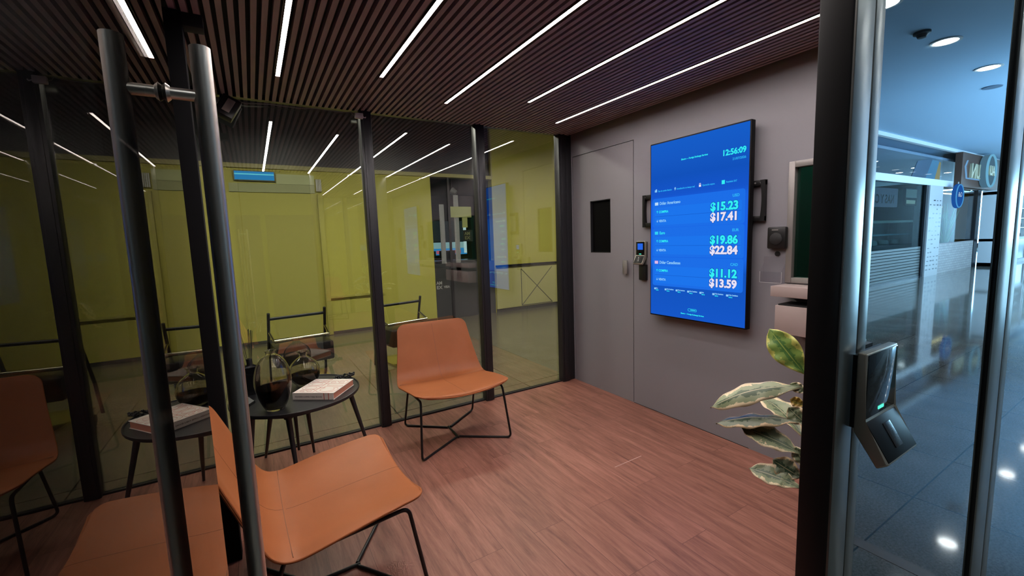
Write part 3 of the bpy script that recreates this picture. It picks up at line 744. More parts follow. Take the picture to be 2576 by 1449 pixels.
# teller window, ledge, tray, speaker, holder
t = thing('teller_window', 'grey framed teller window with green glass', 'window', (XR, .975, 1.18), -PI / 2)
f = MB(); x0, x1, z0_, z1_ = -.425, .425, -.005, .725
fw = .036
f.box((x0, -.012, z0_), (x0 + fw, .06, z1_), .003); f.box((x1 - fw, -.012, z0_), (x1, .06, z1_), .003); f.box((x0 + fw, -.012, z1_ - fw), (x1 - fw, .06, z1_), .002); f.box((x0 + fw, -.012, z0_), (x1 - fw, .06, z0_ + .032), .002)
f.build('frame', alum, t); box('green_pane', (x0 + fw, .02, z0_ + .032), (x1 - fw, .032, z1_ - fw), greenglass, t)
t = thing('counter_ledge', 'narrow pinkish ledge under the green teller window', 'ledge', (XR, .93, 1.105), -PI / 2)
MB().box((-.47, -.17, 0), (.40, 0, .062), .002).build('board', ledgewood, t)
t = thing('drawer_box', 'pinkish wall box hanging below the teller ledge', 'box', (XR, .93, .885), -PI / 2)
MB().box((-.44, -.17, 0), (.40, 0, .168), .002).build('carcass', ledgewood, t); box('dark_gap', (-.43, -.155, .168), (.39, -.005, .176), blackmatte, t)
t = thing('intercom', 'black square intercom with a round grille beside the teller window', 'intercom', (XR, 1.446, 1.452), -PI / 2)
MB().box((-.056, -.040, -.068), (.056, 0, .068), .010).build('case', blackplastic, t)
Mx = Matrix.Translation((0, -.036, -.006)) @ Matrix.Rotation(PI / 2, 4, 'X')
MB().lathe([(.040, 0), (.037, .008), (.026, .014), (0, .017)], 36, M=Mx).build('grille', pbr('grille_black', (.016, .016, .017), .7), t)
box('nameplate', (-.026, -.0412, .046), (.012, -.039, .053), alum, t)
t = MB().tube([(XR - .006, 1.400, 1.39), (XR - .006, 1.392, 1.30), (XR - .006, 1.385, 1.17)], .0028, 6).build('cord', cord); tag(t, 'thin grey cord running down from the black intercom to the ledge', 'cord')
t = tag(MB().tube([(XR - .001, 1.452, 1.352), (XR - .006, 1.452, 1.352)], .016, 20).build('cable_port', blackplastic), 'small black round cable port below the square intercom', 'cable port')
t = thing('brochure_holder', 'empty clear acrylic brochure holder below the black intercom', 'brochure holder', (XR, 1.470, 1.170), -PI / 2)
m = MB(); m.box((-.065, -.004, 0), (.065, -.001, .165), .0008); m.build('back_sheet', acrylic, t)
m = MB(); m.box((-.065, -.042, 0), (.065, -.002, .003)); m.build('base', acrylic, t, 0)
m = MB(); m.box((-.065, -.044, 0), (.065, -.041, .070)); m.build('front_sheet', acrylic, t, 0)
for s in (-1, 1):
    m = MB(); m.prism([(-.043, 0), (-.002, 0), (-.002, .12), (-.043, .072)], s * .065 - .0012, s * .065 + .0012, 'x'); m.build('side_sheet', acrylic, t, 0)
m = MB(); m.tube(fillet([(-.066, -.0435, .071), (-.066, -.0435, .001), (.066, -.0435, .001), (.066, -.0435, .071)], .004), .0013, 6); m.build('edge_glint', whiteplastic, t)  # white tube stands in for the glint along the acrylic edges

# ------------------------------------------------------------------ rubber plant beside the jamb
pot = thing('rubber_plant', 'variegated rubber plant with cream edged leaves inside the steel jamb', 'plant', (1.68, .60, 0), 0)
MB().lathe([(0, 0), (.085, 0), (.10, .02), (.115, .26), (.120, .30), (.113, .305), (.107, .295), (.102, .27), (0, .265)], 40).build('pot', pbr('pot_charcoal', (.03, .03, .032), .5), pot)
MB().lathe([(0, .266), (.06, .272), (.103, .268)], 24).build('soil', pbr('soil', (.02, .014, .01), .9, bump=(60, .8)), pot)
BX, BY = 1.68, .60
MB().tube([(0, 0, .25), (-.05, .02, .50), (-.105, .045, .80), (-.122, .062, 1.00), (-.128, .067, 1.06)], [.011, .010, .009, .008, .006], 10).build('stem', pbr('plant_stem', (.16, .13, .05), .6), pot)
lm = {'bright': leaf_mat('leaf_bright', (.10, .24, .06), (.26, .40, .09), (.66, .66, .16)),
      'pale': leaf_mat('leaf_pale', (.075, .115, .06), (.26, .30, .17), (.76, .62, .40)),
      'dark': leaf_mat('leaf_dark', (.035, .065, .035), (.17, .20, .13), (.62, .45, .26)),
      'yellow': leaf_mat('leaf_yellow', (.18, .18, .03), (.50, .34, .05), (.74, .52, .20))}
stemmat = pbr('leaf_stalk', (.34, .30, .10), .5)
def leaf(base, tip, width, up, kind, fold=.25, droop=.02, name='leaf'):
    """base, tip in world metres; up: rough facing direction of the upper side"""
    a = Vector(base) - Vector((BX, BY, 0)); b = Vector(tip) - Vector((BX, BY, 0)); d = b - a; ln = d.length; d.normalize()
    upv = Vector(up); upv = (upv - d * upv.dot(d)).normalized(); side = d.cross(upv)
    m = MB(); bm = m.bm; nu, nv = 10, 22; grid = []
    for i in range(nv + 1):
        s = i / nv
        w = width * .5 * (math.sin(PI * min(s ** 1.2, 1)) ** .75)
        if s > .93: w *= max(0, (1 - s) / .07) ** .6 * 1.0 + .02
        cpt = a + d * (ln * s) + upv * (droop * math.sin(PI * s) - droop * .5 * s * s)
        rowv = []
        for k in range(nu + 1):
            q = -1 + 2 * k / nu
            rip = .004 * math.sin(s * 22 + q * 2) * abs(q)
            rowv.append(bm.verts.new(cpt + side * (w * q) + upv * (fold * w * (abs(q) ** 1.4) + rip)))
        grid.append(rowv)
    uvl = bm.loops.layers.uv.new('leaf')
    for i in range(nv):
        for k in range(nu):
            f_ = bm.faces.new((grid[i][k], grid[i][k + 1], grid[i + 1][k + 1], grid[i + 1][k]))
            for lp, (uu, vv) in zip(f_.loops, ((k, i), (k + 1, i), (k + 1, i + 1), (k, i + 1))): lp[uvl].uv = (uu / nu, vv / nv)
    o = m.build(name, lm[kind], pot, 80)
    sd = o.modifiers.new('thickness', 'SOLIDIFY'); sd.thickness = .0012
    zz = max(a.z - .02, .5); st = Vector((-.105 - .075 * (zz - .8), .045 + .075 * (zz - .8), zz))
    MB().tube([st, (st + a) / 2 + V(0, 0, .004), a + d * .006], .0024, 6).build('stalk', stemmat, o)
    return o
view = Vector((-.87, -.35, .35))
leaf((1.536, .687, 1.021), (1.519, .799, 1.158), 0.094, (-.9, -.45, .1), 'bright', .15, .01)
leaf((1.523, .686, .982), (1.359, .915, .884), 0.088, (-.35, -.35, .85), 'pale', -.3, .035)
leaf((1.490, .670, .873), (1.353, .885, .835), 0.083, (-.15, -.1, .98), 'dark', -.35, .02)
leaf((1.456, .652, .781), (1.395, .817, .829), 0.085, (-.45, -.3, .85), 'pale', .12, .01)
leaf((1.417, .630, .689), (1.362, .767, .713), 0.071, (-.5, -.3, .8), 'pale', .2, .01)
leaf((1.432, .639, .715), (1.407, .715, .748), 0.073, (-.85, -.4, .3), 'dark', .15, .004)
leaf((1.524, .674, .964), (1.510, .720, .985), 0.035, (-.8, -.5, .3), 'pale', .2, .002)
leaf((1.510, .672, .925), (1.496, .712, .936), 0.035, (-.8, -.4, .2), 'yellow', .3, .002)
leaf((1.492, .655, .868), (1.488, .712, .910), 0.061, (-.85, -.5, .1), 'pale', .15, .003)
leaf((1.455, .640, .742), (1.452, .668, .800), 0.047, (-.8, -.5, .1), 'pale', .15, .003)
leaf((1.560, .640, .990), (1.70, .560, 1.09), 0.100, (.2, -.3, .9), 'pale', .2, .02)
leaf((1.570, .640, .880), (1.78, .72, .90), 0.100, (.1, 0, 1), 'dark', .2, .02)
leaf((1.545, .690, .800), (1.66, .90, .86), 0.100, (0, .1, 1), 'pale', .2, .02)
leaf((1.555, .655, 1.04), (1.60, .68, 1.20), 0.071, (-.6, -.6, .1), 'bright', .4, .005)

# ------------------------------------------------------------------ the passage behind the back glass
YP = 7.70
pf = MB().box((-7, YB + .03, -.06), (9, 12, 0)).build('passage_floor', stone_tile('passage_stone', (.085, .078, .050), (.165, .150, .100), (.035, .035, .025), 1.33, (.35, .3, 0), .22, .006), None, 0, 'structure')
w = MB(); w.box((-7, YP, 0), (2.93, YP + .15, 2.70)); w.build('wall_passage', yellowwall, None, 0, 'structure')
struct('wall_passage_tall', (4.225, YP, .0), (9, YP + .15, 4.3), yellowwall)
struct('wall_passage_upper', (-7, YP + .06, 2.765), (4.225, YP + .2, 4.3), charcoal)
struct('trim_14', (-7, YP - .03, 2.70), (4.225, YP + .15, 2.765), pbr('pale_gold_trim', (.40, .36, .13), .4))
struct('trim_15', (4.205, YP - .02, 2.70), (4.235, YP + .05, 4.3), MATS['pale_gold_trim'])
struct('passage_ceiling', (-7, YB + .03, 4.3), (9, 12, 4.4), blackmatte)
struct('wall_passage_end', (-7.1, YB, 0), (-7, 12, 4.3), yellowdark)
struct('wall_passage_far', (9, YB, 0), (9.1, 12, 4.3), yellowdark)
struct('wall_passage_outer', (XR + .0, YB + .035, 0), (9, YB + .15, 4.3), charcoal)
struct('wall_passage_outer_left', (-7, YB + .035, 0), (XL, YB + .15, 4.3), charcoal)
struct('wall_over_booth', (XL - .1, YB + .035, 2.60), (XR + .05, YB + .15, 4.3), charcoal)
struct('baseboard_passage', (4.235, YP - .015, 0), (9, YP, .075), pbr('dark_baseboard', (.05, .05, .042), .5))
struct('baseboard_passage_left', (-7, YP - .015, 0), (2.92, YP, .05), MATS['dark_baseboard'])
passage_fill = emit('passage_fill_light', (1.0, .97, .88), PASSAGE)
for k, x in enumerate((-1.6, .6, 2.8, 5.2, 7.4)):  # lamps added out of view to light the yellow passage
    t = thing('passage_fill_lamp', 'unseen fill lamp added over the passage behind the back glass', 'ceiling light', (x, 5.0, 3.30), 0, 'unseen fill lamps of the passage')
    box('housing', (-.62, -.13, 0), (.62, .13, .06), whiteplastic, t); box('diffuser', (-.60, -.11, -.012), (.60, .11, 0), passage_fill, t)
    m = MB(); m.tube([(-.4, 0, .06), (-.4, 0, 1.0)], .004, 6); m.tube([(.4, 0, .06), (.4, 0, 1.0)], .004, 6); m.build('hanger', cord, t)
# panels and board on the yellow wall
struct('door_3', (-.17, YP - .012, .01), (.15, YP, 2.0), yellowdark); struct('door_4', (.22, YP - .012, .01), (.92, YP, 2.0), yellowdark)
struct('trim_16', (.98, YP - .05, .01), (1.06, YP, 2.33), yellowdark, .004)
t = thing('led_board', 'small glowing blue sign board high on the yellow wall', 'sign', (.133, YP - .002, 2.583), 0)
box('case', (-.272, -.05, -.075), (.272, 0, .075), pbr('sign_case', (.20, .20, .12), .4), t, .004)
box('lit_face', (-.258, -.053, -.062), (.258, -.049, .062), emit('sign_blue', (.03, .26, .62), 1.0), t)
box('lit_band', (-.258, -.055, .012), (.258, -.053, .030), emit('sign_cyan', (.14, .62, .78), 1.1), t)
box('pale_board_panel', (.415, YP - .03, 2.475), (.955, YP - .001, 2.625), yellowpale)
o = bpy.data.objects['pale_board_panel']; tag(o, 'pale green panel next to the glowing blue sign', 'panel')
o = box('wide_board', (-.21, YP - .02, 2.345), (.955, YP - .001, 2.475), pbr('board_greygreen', (.40, .41, .19), .6)); tag(o, 'wide grey green board beneath the glowing sign', 'board')
t = thing('vent_grille', 'small white barred grille at the end of the pale panel', 'vent', (1.012, YP - .001, 2.47), 0)
for k in range(4): box('bar', (-.036 + k * .021, -.05, -.095), (-.022 + k * .021, -.035, .095), whiteplastic, t)
box('backing', (-.04, -.034, -.1), (.045, 0, .1), yellowdark, t)
struct('trim_17', (1.06, YP - .05, .62), (1.95, YP, .65), yellowdark)
# counter with crossed panels on the right
t = thing('braced_counter', 'pale counter front with crossed line panels and a black top rail', 'counter', (4.235, YP - .016, .075), 0)
box('front', (0, -.02, 0), (3.2, 0, .86), pbr('counter_front', (.47, .44, .17), .6), t); box('top_rail', (0, -.06, .865), (3.2, 0, .905), blackmetal, t)
lnm = pbr('counter_line', (.10, .10, .06), .6)
for k in range(3):
    x0_, x1_ = .60 + k * .96, 1.40 + k * .96; zz0, zz1 = .02, .80; m = MB()
    for a, b in (((x0_, zz0), (x1_, zz1)), ((x0_, zz1), (x1_, zz0)), ((x0_, zz0), (x1_, zz0)), ((x0_, zz0), (x0_, zz1))): m.tube([(a[0], -.021, a[1]), (b[0], -.021, b[1])], .008, 6)
    m.build('crossed_brace', lnm, t, 0)
# dark exchange shop opening
dk = pbr('dark_shop_wall', (.030, .030, .033), .5)
struct('wall_shop_back', (2.4, 11.2, 0), (6.2, 11.3, 2.9), dk); struct('wall_shop_left', (2.78, YP + .15, 0), (2.90, 11.2, 2.9), dk); struct('wall_shop_right', (6.1, YP + .15, 0), (6.2, 11.2, 2.9), dk)
struct('shop_ceiling', (2.4, YP + .15, 2.76), (6.2, 11.3, 2.9), dk)
struct('window_6', (2.93, YP + .03, 1.12), (4.225, YP + .04, 2.70), clearglass)
lowp = struct('wall_shop_counter', (2.93, YP + .02, 0), (4.225, YP + .07, 1.08), pbr('shop_counter_grey', (.055, .056, .060), .35))
struct('trim_18', (3.262, YP - .004, 0), (3.306, YP + .02, 2.70), blackmetal)
t = thing('service_counter', 'dark service counter with black desk monitors inside the dark shop', 'counter', (3.55, 8.5, 0), 0)
box('desk', (-.6, -.2, 1.06), (.75, .3, 1.10), pbr('desk_grey', (.10, .10, .105), .25), t); box('cabinet', (.0, -.15, .72), (.6, .28, 1.0), blackplastic, t)
for nm, x, z, w_, h_ in (('desk_monitor', 3.17, 1.115, .30, .20), ('desk_monitor', 3.58, 1.115, .36, .20)):
    t = thing('desk_monitor', 'black desk monitor turned away in the dark shop', 'monitor', (x, 8.62, z - .01), 0, 'black desk monitors in the dark shop')
    box('panel', (-w_ / 2, -.015, .02), (w_ / 2, .01, h_), blackplastic, t, .004); box('stand', (-.04, -.05, 0), (.04, .05, .02), blackplastic, t)
t = thing('shop_screen', 'bright blue and white display glowing inside the dark shop', 'display', (3.75, 9.95, .0), 0)
box('casing', (-1.0, 0, 1.12), (.94, .06, 2.02), blackplastic, t)
box('upper_picture', (-.98, -.004, 1.50), (.92, 0, 2.0), emit('disp_dark', (.02, .028, .03), 1.0), t)
box('white_band', (-.98, -.005, 1.33), (.92, 0, 1.48), emit('disp_white', (.30, .50, .52), 1.0), t); box('blue_band', (-.98, -.006, 1.17), (.92, 0, 1.33), emit('disp_blue', (.04, .30, .68), 1.0), t)
box('white_edge', (.84, -.008, 1.2), (.92, 0, 1.95), emit('disp_edge', (.62, .85, .86), 1.0), t); box('red_patch', (.10, -.009, 1.20), (.75, 0, 1.28), emit('disp_red', (.62, .14, .20), 1.0), t)
MB().prism([(-.80, 1.72), (-.68, 1.72), (-.73, 1.56)], -.009, -.005, 'y').build('red_pennant', emit('disp_pennant', (.35, .02, .05), 1.0), t, 0); MB().prism([(-.30, 1.74), (-.16, 1.74), (-.20, 1.57)], -.009, -.005, 'y').build('red_pennant', MATS['disp_pennant'], t, 0)
ptex = pbr('notice_paper', (.33, .33, .34), .7, var=(40, (.24, .24, .25), (1, 1, 3)))
t = tag(box('notice_strip', (3.09, YP + .022, .88), (3.185, YP + .026, 2.2), ptex), 'narrow column of printed notices left of the black post', 'notice')
t = tag(box('notice_strip', (3.385, YP + .020, .74), (3.485, YP + .024, 2.38), ptex), 'taller column of printed notices under the yellow placard', 'notice')
t = tag(box('placard', (3.31, YP + .010, 1.955), (3.75, YP + .016, 2.16), pbr('yellow_placard', (.34, .36, .13), .5)), 'yellow green placard stuck on the dark shop glass', 'placard')
t = tag(box('placard', (3.55, YP + .012, 1.76), (3.66, YP + .017, 1.95), MATS['yellow_placard']), 'small upright yellow sticker under the wide placard', 'placard')
decal = pbr('decal_grey', (.42, .42, .42), .6); decald = pbr('decal_olive', (.20, .21, .10), .6)
t = thing('card_decal', 'pale payment card lettering on the lower dark panel', 'decal', (2.955, YP + .0195, .58), 0)
text('lettering', 'AM', .085, .0, .105, decal, t, bold=.003, sx=.95); text('lettering', 'EX', .085, .0, .020, decal, t, bold=.003, sx=1.1); text('lettering', 'VISA', .060, .15, .030, decal, t, bold=.003)
t = thing('card_decal', 'olive payment card lettering square on the upper shop glass', 'decal', (3.585, YP + .028, 1.52), 0)
box('backing', (-.02, 0, -.03), (.19, .002, .19), blackplastic, t); text('lettering', 'AM', .085, .01, .095, decald, t, bold=.003, sx=.95); text('lettering', 'EX', .085, .01, .010, decald, t, bold=.003, sx=1.1)
t = thing('shop_spotlight', 'grey spotlight at the top of the dark shop', 'spotlight', (3.48, 8.0, 2.50), 0)
MB().tube([(0, 0, 0), (.07, -.06, -.06)], [.07, .05], 16).build('head', alum, t); MB().tube([(0, 0, .0), (0, 0, .27)], .012, 8).build('stem', blackmetal, t)
# trolleys parked in the passage
chrome = pbr('trolley_chrome', (.62, .58, .42), .18, 1.0)
def trolley(label, loc, rz):
    t = thing('luggage_trolley', label, 'trolley', loc, rz, 'luggage trolleys in the passage')
    for s in (-1, 1):
        MB().tube(fillet([(s * .27, .36, .09), (s * .27, .30, .40), (s * .26, .16, .86)], .05), .014, 10).build('side_post', blackmetal, t)
    MB().tube([(-.27, .18, .80), (.27, .18, .80)], .015, 12).build('upper_rail', blackmetal, t)
    MB().tube([(-.25, .02, .60), (.25, .02, .60)], .017, 12).build('push_bar', chrome, t)
    m = MB(); m.tube([(-.25, .02, .60), (-.26, .20, .66)], .012, 8); m.tube([(.25, .02, .60), (.26, .20, .66)], .012, 8); m.build('push_bar_arm', chrome, t)
    MB().box((-.26, -.10, .36), (.26, .26, .55), .02).build('basket', blackplastic, t)
    MB().box((-.24, -.30, .13), (.24, .34, .17), .01).build('platform', chrome, t)
    for x, y in ((-.22, -.26), (.22, -.26), (-.22, .30), (.22, .30)):
        MB().tube([(x - .012, y, .05), (x + .012, y, .05)], .05, 18).build('wheel', blackplastic, t)
        MB().tube([(x, y, .05), (x, y, .14)], .010, 8).build('fork', blackmetal, t)
trolley('black luggage trolley with a shiny push bar seen above the vases', (.36, 4.65, 0), .12)
trolley('second luggage trolley half hidden by the middle mullion and far chair', (1.46, 4.75, 0), .2)

# ------------------------------------------------------------------ the mall in front of the booth (seen mirrored in the solar film glass)
YS = .615 - 4.50
mallwhite = MATS['mall_white_paint']
MB().box((-6, -12, -.06), (38.2, YF, 0)).build('mall_floor', stone_tile('mall_granite', (.085, .086, .072), (.27, .265, .235), (.03, .032, .03), .667, (-2.36, .17, 0), .06, .004), None, 0, 'structure')
struct('mall_ceiling', (-6, -12, 3.75), (38.2, YF + .1, 3.85), pbr('mall_ceiling_blue_cast', (.40, .58, .76), .7))  # blue cast of the daylight is put into the ceiling colour
malldim = pbr('mall_dim_wall', (.10, .10, .10), .7)
struct('wall_mall_left', (-6.1, -12, 0), (-6, YF, 3.75), malldim)
struct('wall_storefront_near', (-6, YS - .1, 0), (7.5, YS, 3.75), malldim)
struct('wall_mall_rear', (-6, -12.1, 0), (38.2, -12, 3.75), pbr('mall_rear_wall', (.25, .26, .27), .7))
struct('trim_19', (2.33, -3.0, 0.0), (2.40, YF - .02, .0015), pbr('dark_floor_joint', (.045, .035, .032), .4))
struct('trim_20', (7.5, YS - .12, 2.62), (22.6, YS + .03, 2.80), pbr('white_beam', (.74, .76, .76), .5))
struct('trim_21', (-6, YS - .02, 3.66), (38.2, YS + .07, 3.75), MATS['white_beam'])
struct('window_7', (7.5, YS - .04, 2.80), (18.75, YS - .03, 3.66), clearglass)
struct('window_8', (7.5, YS - .04, .02), (16.45, YS - .03, 2.62), darkglass)
struct('window_9', (18.0, YS - .04, .92), (21.3, YS - .03, 2.62), clearglass)
struct('trim_22', (16.45, YS - .1, 0), (16.6, YS + .02, 2.62), charcoal); struct('trim_23', (21.3, YS - .2, 0), (21.7, YS + .02, 2.62), charcoal)
struct('wall_brick_low', (17.72, YS - .12, 0), (21.3, YS, .92), brick_mat())
# downlights
lampm = emit('mall_downlight_light', (.94, .98, .97), LAMP)
for k in range(-1, 15):
    t = thing('downlight', 'round recessed downlight in the mall ceiling', 'ceiling light', (2.02 + 1.85 * k, -1.37, 3.75), 0, 'round downlights in the mall ceiling')
    MB().lathe([(.115, .0), (.150, -.002), (.150, -.010), (.118, -.012), (.115, 0)], 28).build('ring', whiteplastic, t)
    MB().lathe([(0, -.006), (.117, -.006), (.117, -.002), (0, -.002)], 28).build('diffuser', lampm, t)
t = thing('smoke_detector', 'small dark detector on the mall ceiling', 'detector', (6.95, -1.42, 3.75), 0)
MB().lathe([(0, -.07), (.04, -.066), (.055, -.03), (.08, -.024), (.08, 0), (0, 0)], 24).build('body', pbr('detector_dark', (.03, .035, .04), .5), t)
t = thing('ceiling_speaker', 'flat dark round speaker on the mall ceiling', 'speaker', (10.8, -1.6, 3.75), 0)
MB().lathe([(0, -.012), (.12, -.012), (.125, 0), (0, 0)], 28).build('grille', pbr('speaker_blue', (.10, .16, .24), .6), t)
# daylight end window; unseen side panes added to light the shopfronts
side_fill = emit('side_fill_pane', (.40, .72, 1.0), DAY)
struct('window_10', (37.9, -12, .3), (38, YF, 3.75), emit('daylight_end', (.36, .72, 1.0), DAY * 5))
for k in range(3):
    struct('window_%d' % (11 + k), (9.6 + 4.2 * k, YF + .06, .6), (13.4 + 4.2 * k, YF + .08, 3.5), side_fill)  # glowing panes added beyond view to brighten the storefronts
struct('wall_mall_far', (7.2, YF + .09, 0), (38.2, YF + .2, 3.75), pbr('mall_far_wall', (.16, .18, .20), .6))
# cafe behind the dark glass
struct('cafe_ceiling', (7.5, -11.5, 3.45), (34, YS - .15, 3.52), pbr('cafe_ceiling_grey', (.30, .36, .44), .7))
struct('wall_cafe', (7.5, -9.0, 0), (17.6, -8.9, 2.7), pbr('cafe_wall', (.05, .075, .08), .7)); struct('wall_cafe_side', (17.55, -9, 0), (17.65, YS - .2, 2.62), MATS['cafe_wall'])
cafeglow = emit('cafe_lamp_light', (.9, .97, 1.0), 30)
for k in range(10):
    t = thing('cafe_downlight', 'small round lamp in the cafe ceiling behind the shop glass', 'ceiling light', (16.2 + 1.1 * k, YS - 1.15 - .75 * (k % 3), 3.45), 0, 'small lamps in the cafe ceiling')
    MB().lathe([(0, -.012), (.10, -.012), (.10, 0), (0, 0)], 20).build('diffuser', cafeglow, t); MB().lathe([(.10, -.014), (.12, -.010), (.12, 0), (.10, 0)], 20).build('ring', whiteplastic, t)
t = thing('cafe_header_sign', 'pale sign band with dark lettering inside the cafe', 'sign', (13.9, YS - .30, 2.12), PI)
box('band', (-1.55, 0, -.10), (2.6, .06, .40), emit('cafe_band', (.13, .24, .40), 1.0), t)
text('lettering', 'NAS Y CAFE', .32, -1.30, .00, pbr('sign_ink', (.012, .008, .014), .6), t, y=-.006, bold=.006, sx=1.0)
t = thing('display_fridge', 'long glass topped cake counter glowing blue inside the cafe', 'counter', (14.9, YS - .75, 0), PI)
box('cabinet', (-2.4, -.3, 0), (2.2, .3, .95), pbr('fridge_body', (.05, .07, .08), .4), t)
box('glass_case', (-2.4, -.3, .95), (1.6, .3, 1.60), pane('fridge_glass', (.5, .75, .85), 1.5, .02), t)
box('lit_shelf', (-2.3, -.25, 1.24), (1.5, .25, 1.26), emit('fridge_light', (.10, .34, .44), 1.0), t); box('top_edge', (-2.42, -.32, 1.60), (1.62, .32, 1.66), emit('fridge_edge', (.12, .30, .36), 1.0), t)
for k in range(5):
    o = tag(MB().lathe([(0, 0), (.11, 0), (.13, .02), (.12, .11), (.10, .14), (0, .15)], 20, c=(13.6 + .8 * k, YS - .75, .955)).build('cake', pbr('cake_pale', (.45, .36, .28), .6)), 'small pale cake in the glass counter of the cafe', 'cake', 'cakes in the cafe counter')
t = thing('menu_screen', 'bright little menu screen hanging near the dark column', 'screen', (16.1, YS - .20, 2.30), PI)
box('casing', (-.42, 0, -.24), (.42, .06, .24), blackplastic, t); box('lit_face', (-.39, -.004, -.02), (.39, 0, .21), emit('menu_light', (.16, .34, .40), 1.0), t); box('lit_strip', (-.30, -.005, -.19), (.34, 0, -.09), emit('menu_strip', (.42, .72, .66), 1.0), t)
t = thing('roller_shutter', 'grey horizontal slat shutter along the foot of the cafe front', 'shutter', (12.0, YS - .02, 0), PI)
m = MB(); nsl = 11
for k in range(nsl): m.box((-4.4, -.012, .05 + k * .078), (4.45, .006, .05 + k * .078 + .066), .004, seg=1)
m.build('slats', pbr('shutter_grey', (.10, .11, .105), .45, .3), t); box('bottom_bar', (-4.45, -.02, 0), (4.45, .02, .05), charcoal, t)
# white column with dark marks
t = thing('marked_column', 'white column with rows of small dark marks between the two shops', 'column', (17.16, YS + .03, 0), PI)
box('shaft', (-.54, -.02, 0), (.54, .30, 2.62), pbr('column_white', (.52, .52, .52), .5), t)
m = MB(); random.seed(11)
for r_ in range(17):
    for c_ in range(4):
        if random.random() < .8:
            x = -.40 + .26 * c_ + random.uniform(-.03, .03); z = .18 + r_ * .125
            m.box((x - random.uniform(.04, .10), -.0215, z), (x + random.uniform(.04, .09), -.019, z + random.uniform(.02, .04)))
m.build('dark_marks', blackplastic, t, 0)
# shop with low brick wall
struct('wall_restaurant', (17.7, -7.2, 0), (21.6, -7.1, 2.7), pbr('restaurant_brown', (.26, .15, .05), .7)); struct('wall_restaurant_side', (21.62, -7.2, 0), (21.72, YS - .25, 2.7), MATS['restaurant_brown'])
struct('restaurant_ceiling', (17.7, -7.2, 2.75), (21.6, YS - .15, 2.80), pbr('restaurant_ceiling_brown', (.06, .05, .035), .7))
for k, (z, yy) in enumerate(((2.50, -4.35), (2.10, -4.75))):
    o = box('lamp_tube', (17.9, yy, z), (21.2, yy + .04, z + .03), emit('warm_tube', (.95, .80, .30), 5.0)); tag(o, ('upper' if k == 0 else 'lower') + ' thin yellow lamp line inside the shop over the brick wall', 'lamp')
t = thing('round_sign', 'blue round lit sign hanging beside the white column', 'sign', (18.30, YS + .22, 2.33), PI)
Mx = Matrix.Rotation(PI / 2, 4, 'X')
MB().lathe([(0, -.05), (.34, -.05), (.36, -.03), (.36, .03), (.34, .05), (0, .05)], 40, M=Mx).build('disc', emit('round_blue', (.02, .12, .48), 1.0), t); m = MB(); m.tube([(.335 * math.cos(a * PI / 20), -.052, .335 * math.sin(a * PI / 20)) for a in range(41)], .016, 6); m.build('lit_rim', emit('round_rim', (.10, .45, .95), 1.0), t)
text('lettering', 'Caf\u00e9', .19, -.02, -.02, emit('round_white', (.55, .75, .95), 1.0), t, y=-.056, align='CENTER', bold=.004)
MB().tube([(0, 0, .36), (0, 0, .42)], .015, 8).build('hanger', alum, t)
t = thing('bamboo_plant', 'tall pale green leafy plant behind the shop window', 'plant', (21.05, -4.55, 0), 0)
MB().lathe([(0, 0), (.22, 0), (.28, .5), (0, .5)], 24).build('pot', charcoal, t)
m = MB(); random.seed(2)
for k in range(26):
    a = random.uniform(0, 2 * PI); r_ = random.uniform(.1, .4); hgt = random.uniform(1.2, 2.3)
    m.tube([(0, 0, .48), (r_ * .4 * math.cos(a), r_ * .4 * math.sin(a), hgt * .7), (r_ * math.cos(a), r_ * math.sin(a), hgt)], [.02, .03, .004], 5)
m.build('foliage', pbr('bamboo_green', (.20, .28, .10), .6), t)
# brown sign box with letters and a lit oval
t = thing('shop_sign', 'big brown shop sign box with pale letters under the mall ceiling', 'sign', (22.2, YS + .03, 2.62), PI)
box('sign_box', (-3.6, -.16, 0), (3.55, 0, 1.04), pbr('sign_brown', (.10, .047, .029), .6), t)
gold = pbr('sign_letters', (.62, .55, .36), .4); text('lettering', 'AURUN', .62, .70, .30, gold, t, y=-.19, bold=.014, extrude=.03, sx=1.0)
text('lettering', 'AURUN', .62, -3.35, .30, gold, t, y=-.19, bold=.014, extrude=.03, sx=1.0)
m = MB(); m.tube([(.66, -.18, .27), (3.15, -.18, .27)], .02, 6); m.tube([(3.15, -.18, .27), (3.32, -.18, .62), (3.15, -.18, .80)], .02, 6); m.build('lit_outline', emit('sign_outline', (.25, .55, .95), 1.0), t)
t = thing('oval_sign', 'tall lit oval sign standing out from the brown sign box', 'sign', (20.75, YS + .30, 3.17), PI)
Ms = Matrix.Diagonal((.52, 1, .52, 1)) @ Matrix.Rotation(PI / 2, 4, 'X')
MB().lathe([(0, -.09), (.96, -.09), (1.0, -.06), (1.0, .05), (.96, .08), (0, .08)], 48, M=Ms).build('disc', emit('oval_blue', (.10, .22, .32), 1.0), t)
m = MB(); m.tube([(.50 * math.cos(a * PI / 24), -.095, .50 * math.sin(a * PI / 24)) for a in range(49)], .03, 8); m.build('lit_rim', emit('oval_rim', (.22, .62, .92), 1.0), t)
text('lettering', 'AU', .42, 0, -.14, gold, t, y=-.10, align='CENTER', bold=.01, extrude=.02)
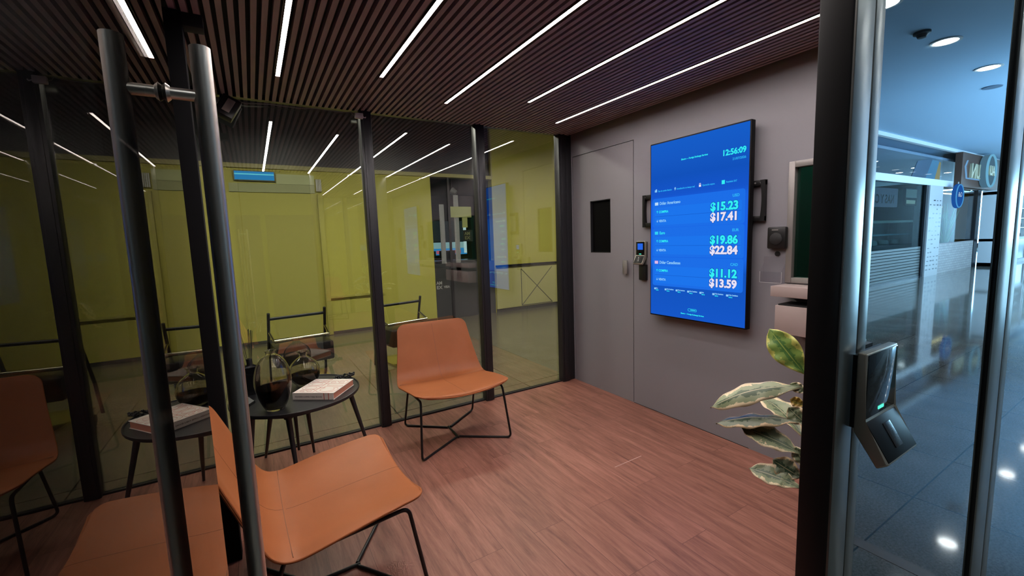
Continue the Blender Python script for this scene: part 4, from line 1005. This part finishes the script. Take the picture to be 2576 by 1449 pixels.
# striped awning panel next to the sign box
t = thing('slanted_banner', 'slanted blue and yellow banner leaning beside the brown sign box', 'banner', (17.4, YS - .30, 2.80), PI)
MB().prism([(-1.2, 0), (-.7, 0), (-1.05, .62), (-1.2, .62)], -.02, 0, 'y').build('yellow_stripe', emit('banner_yellow', (.50, .45, .15), 1.0), t, 0)
MB().prism([(-.7, 0), (.1, 0), (-.6, .75), (-1.05, .62)], -.02, 0, 'y').build('blue_stripe', emit('banner_blue', (.12, .42, .78), 1.0), t, 0); MB().prism([(.1, 0), (1.2, 0), (.7, .55), (-.5, .70)], -.02, 0, 'y').build('dark_stripe', pbr('banner_dark', (.10, .13, .18), .6), t, 0)
# glass cabinets full of goods
shelfglow = emit('cabinet_light', (.50, .85, .95), 1.6)
random.seed(21)
goods = [pbr('goods_dark', (.03, .035, .045), .5), pbr('goods_teal', (.04, .22, .24), .5), pbr('goods_grey', (.25, .28, .30), .5)]
def cabinet(label, x):
    t = thing('display_cabinet', label, 'cabinet', (x, YS + .02, 0), PI, 'glass display cabinets in the mall')
    w_ = .95
    f = MB()
    for xx in (-w_, w_ - .09): f.box((xx, -.50, 0), (xx + .09, 0, 2.55))
    f.box((-w_, -.50, 2.45), (w_, 0, 2.60)); f.box((-w_, -.50, .86), (w_, 0, .95)); f.box((-w_, -.50, 0), (w_, 0, .12)); f.build('frame', pbr('cabinet_white', (.72, .76, .78), .4), t, 0)
    box('back_panel', (-w_ + .05, -.04, .1), (w_ - .05, -.01, 2.5), shelfglow, t)
    for z in (1.27, 1.62, 1.98): box('shelf', (-w_ + .08, -.46, z), (w_ - .08, -.04, z + .02), pbr('shelf_glass', (.5, .66, .70), .2), t)
    box('lower_panel', (-w_ + .09, -.47, .12), (w_ - .09, -.05, .86), pbr('cabinet_lower', (.22, .27, .30), .3), t)
    return t
for k in range(7):
    x = 22.75 + 2.05 * k
    cabinet(['white glass display cabinet next to the dark pillar', 'white glass display cabinet second from the dark pillar', 'white glass display cabinet third from the dark pillar', 'white glass display cabinet fourth from the dark pillar',
             'white glass display cabinet fifth from the dark pillar', 'white glass display cabinet sixth from the dark pillar', 'white glass display cabinet at the far end of the row'][k], x)
    for z in (.95, 1.29, 1.64, 2.00):
        for c_ in range(4):
            if random.random() < .8:
                ww, hh2 = random.uniform(.10, .19), random.uniform(.12, .25); xx = x - .60 + .40 * c_
                o = MB().box((xx - ww, YS + .12, z), (xx + ww, YS + .36, z + hh2), .02).build('boxed_goods', goods[random.randrange(3)])
                tag(o, 'small boxed article on a shelf of a lit glass cabinet', 'goods', 'goods in the lit glass cabinets')
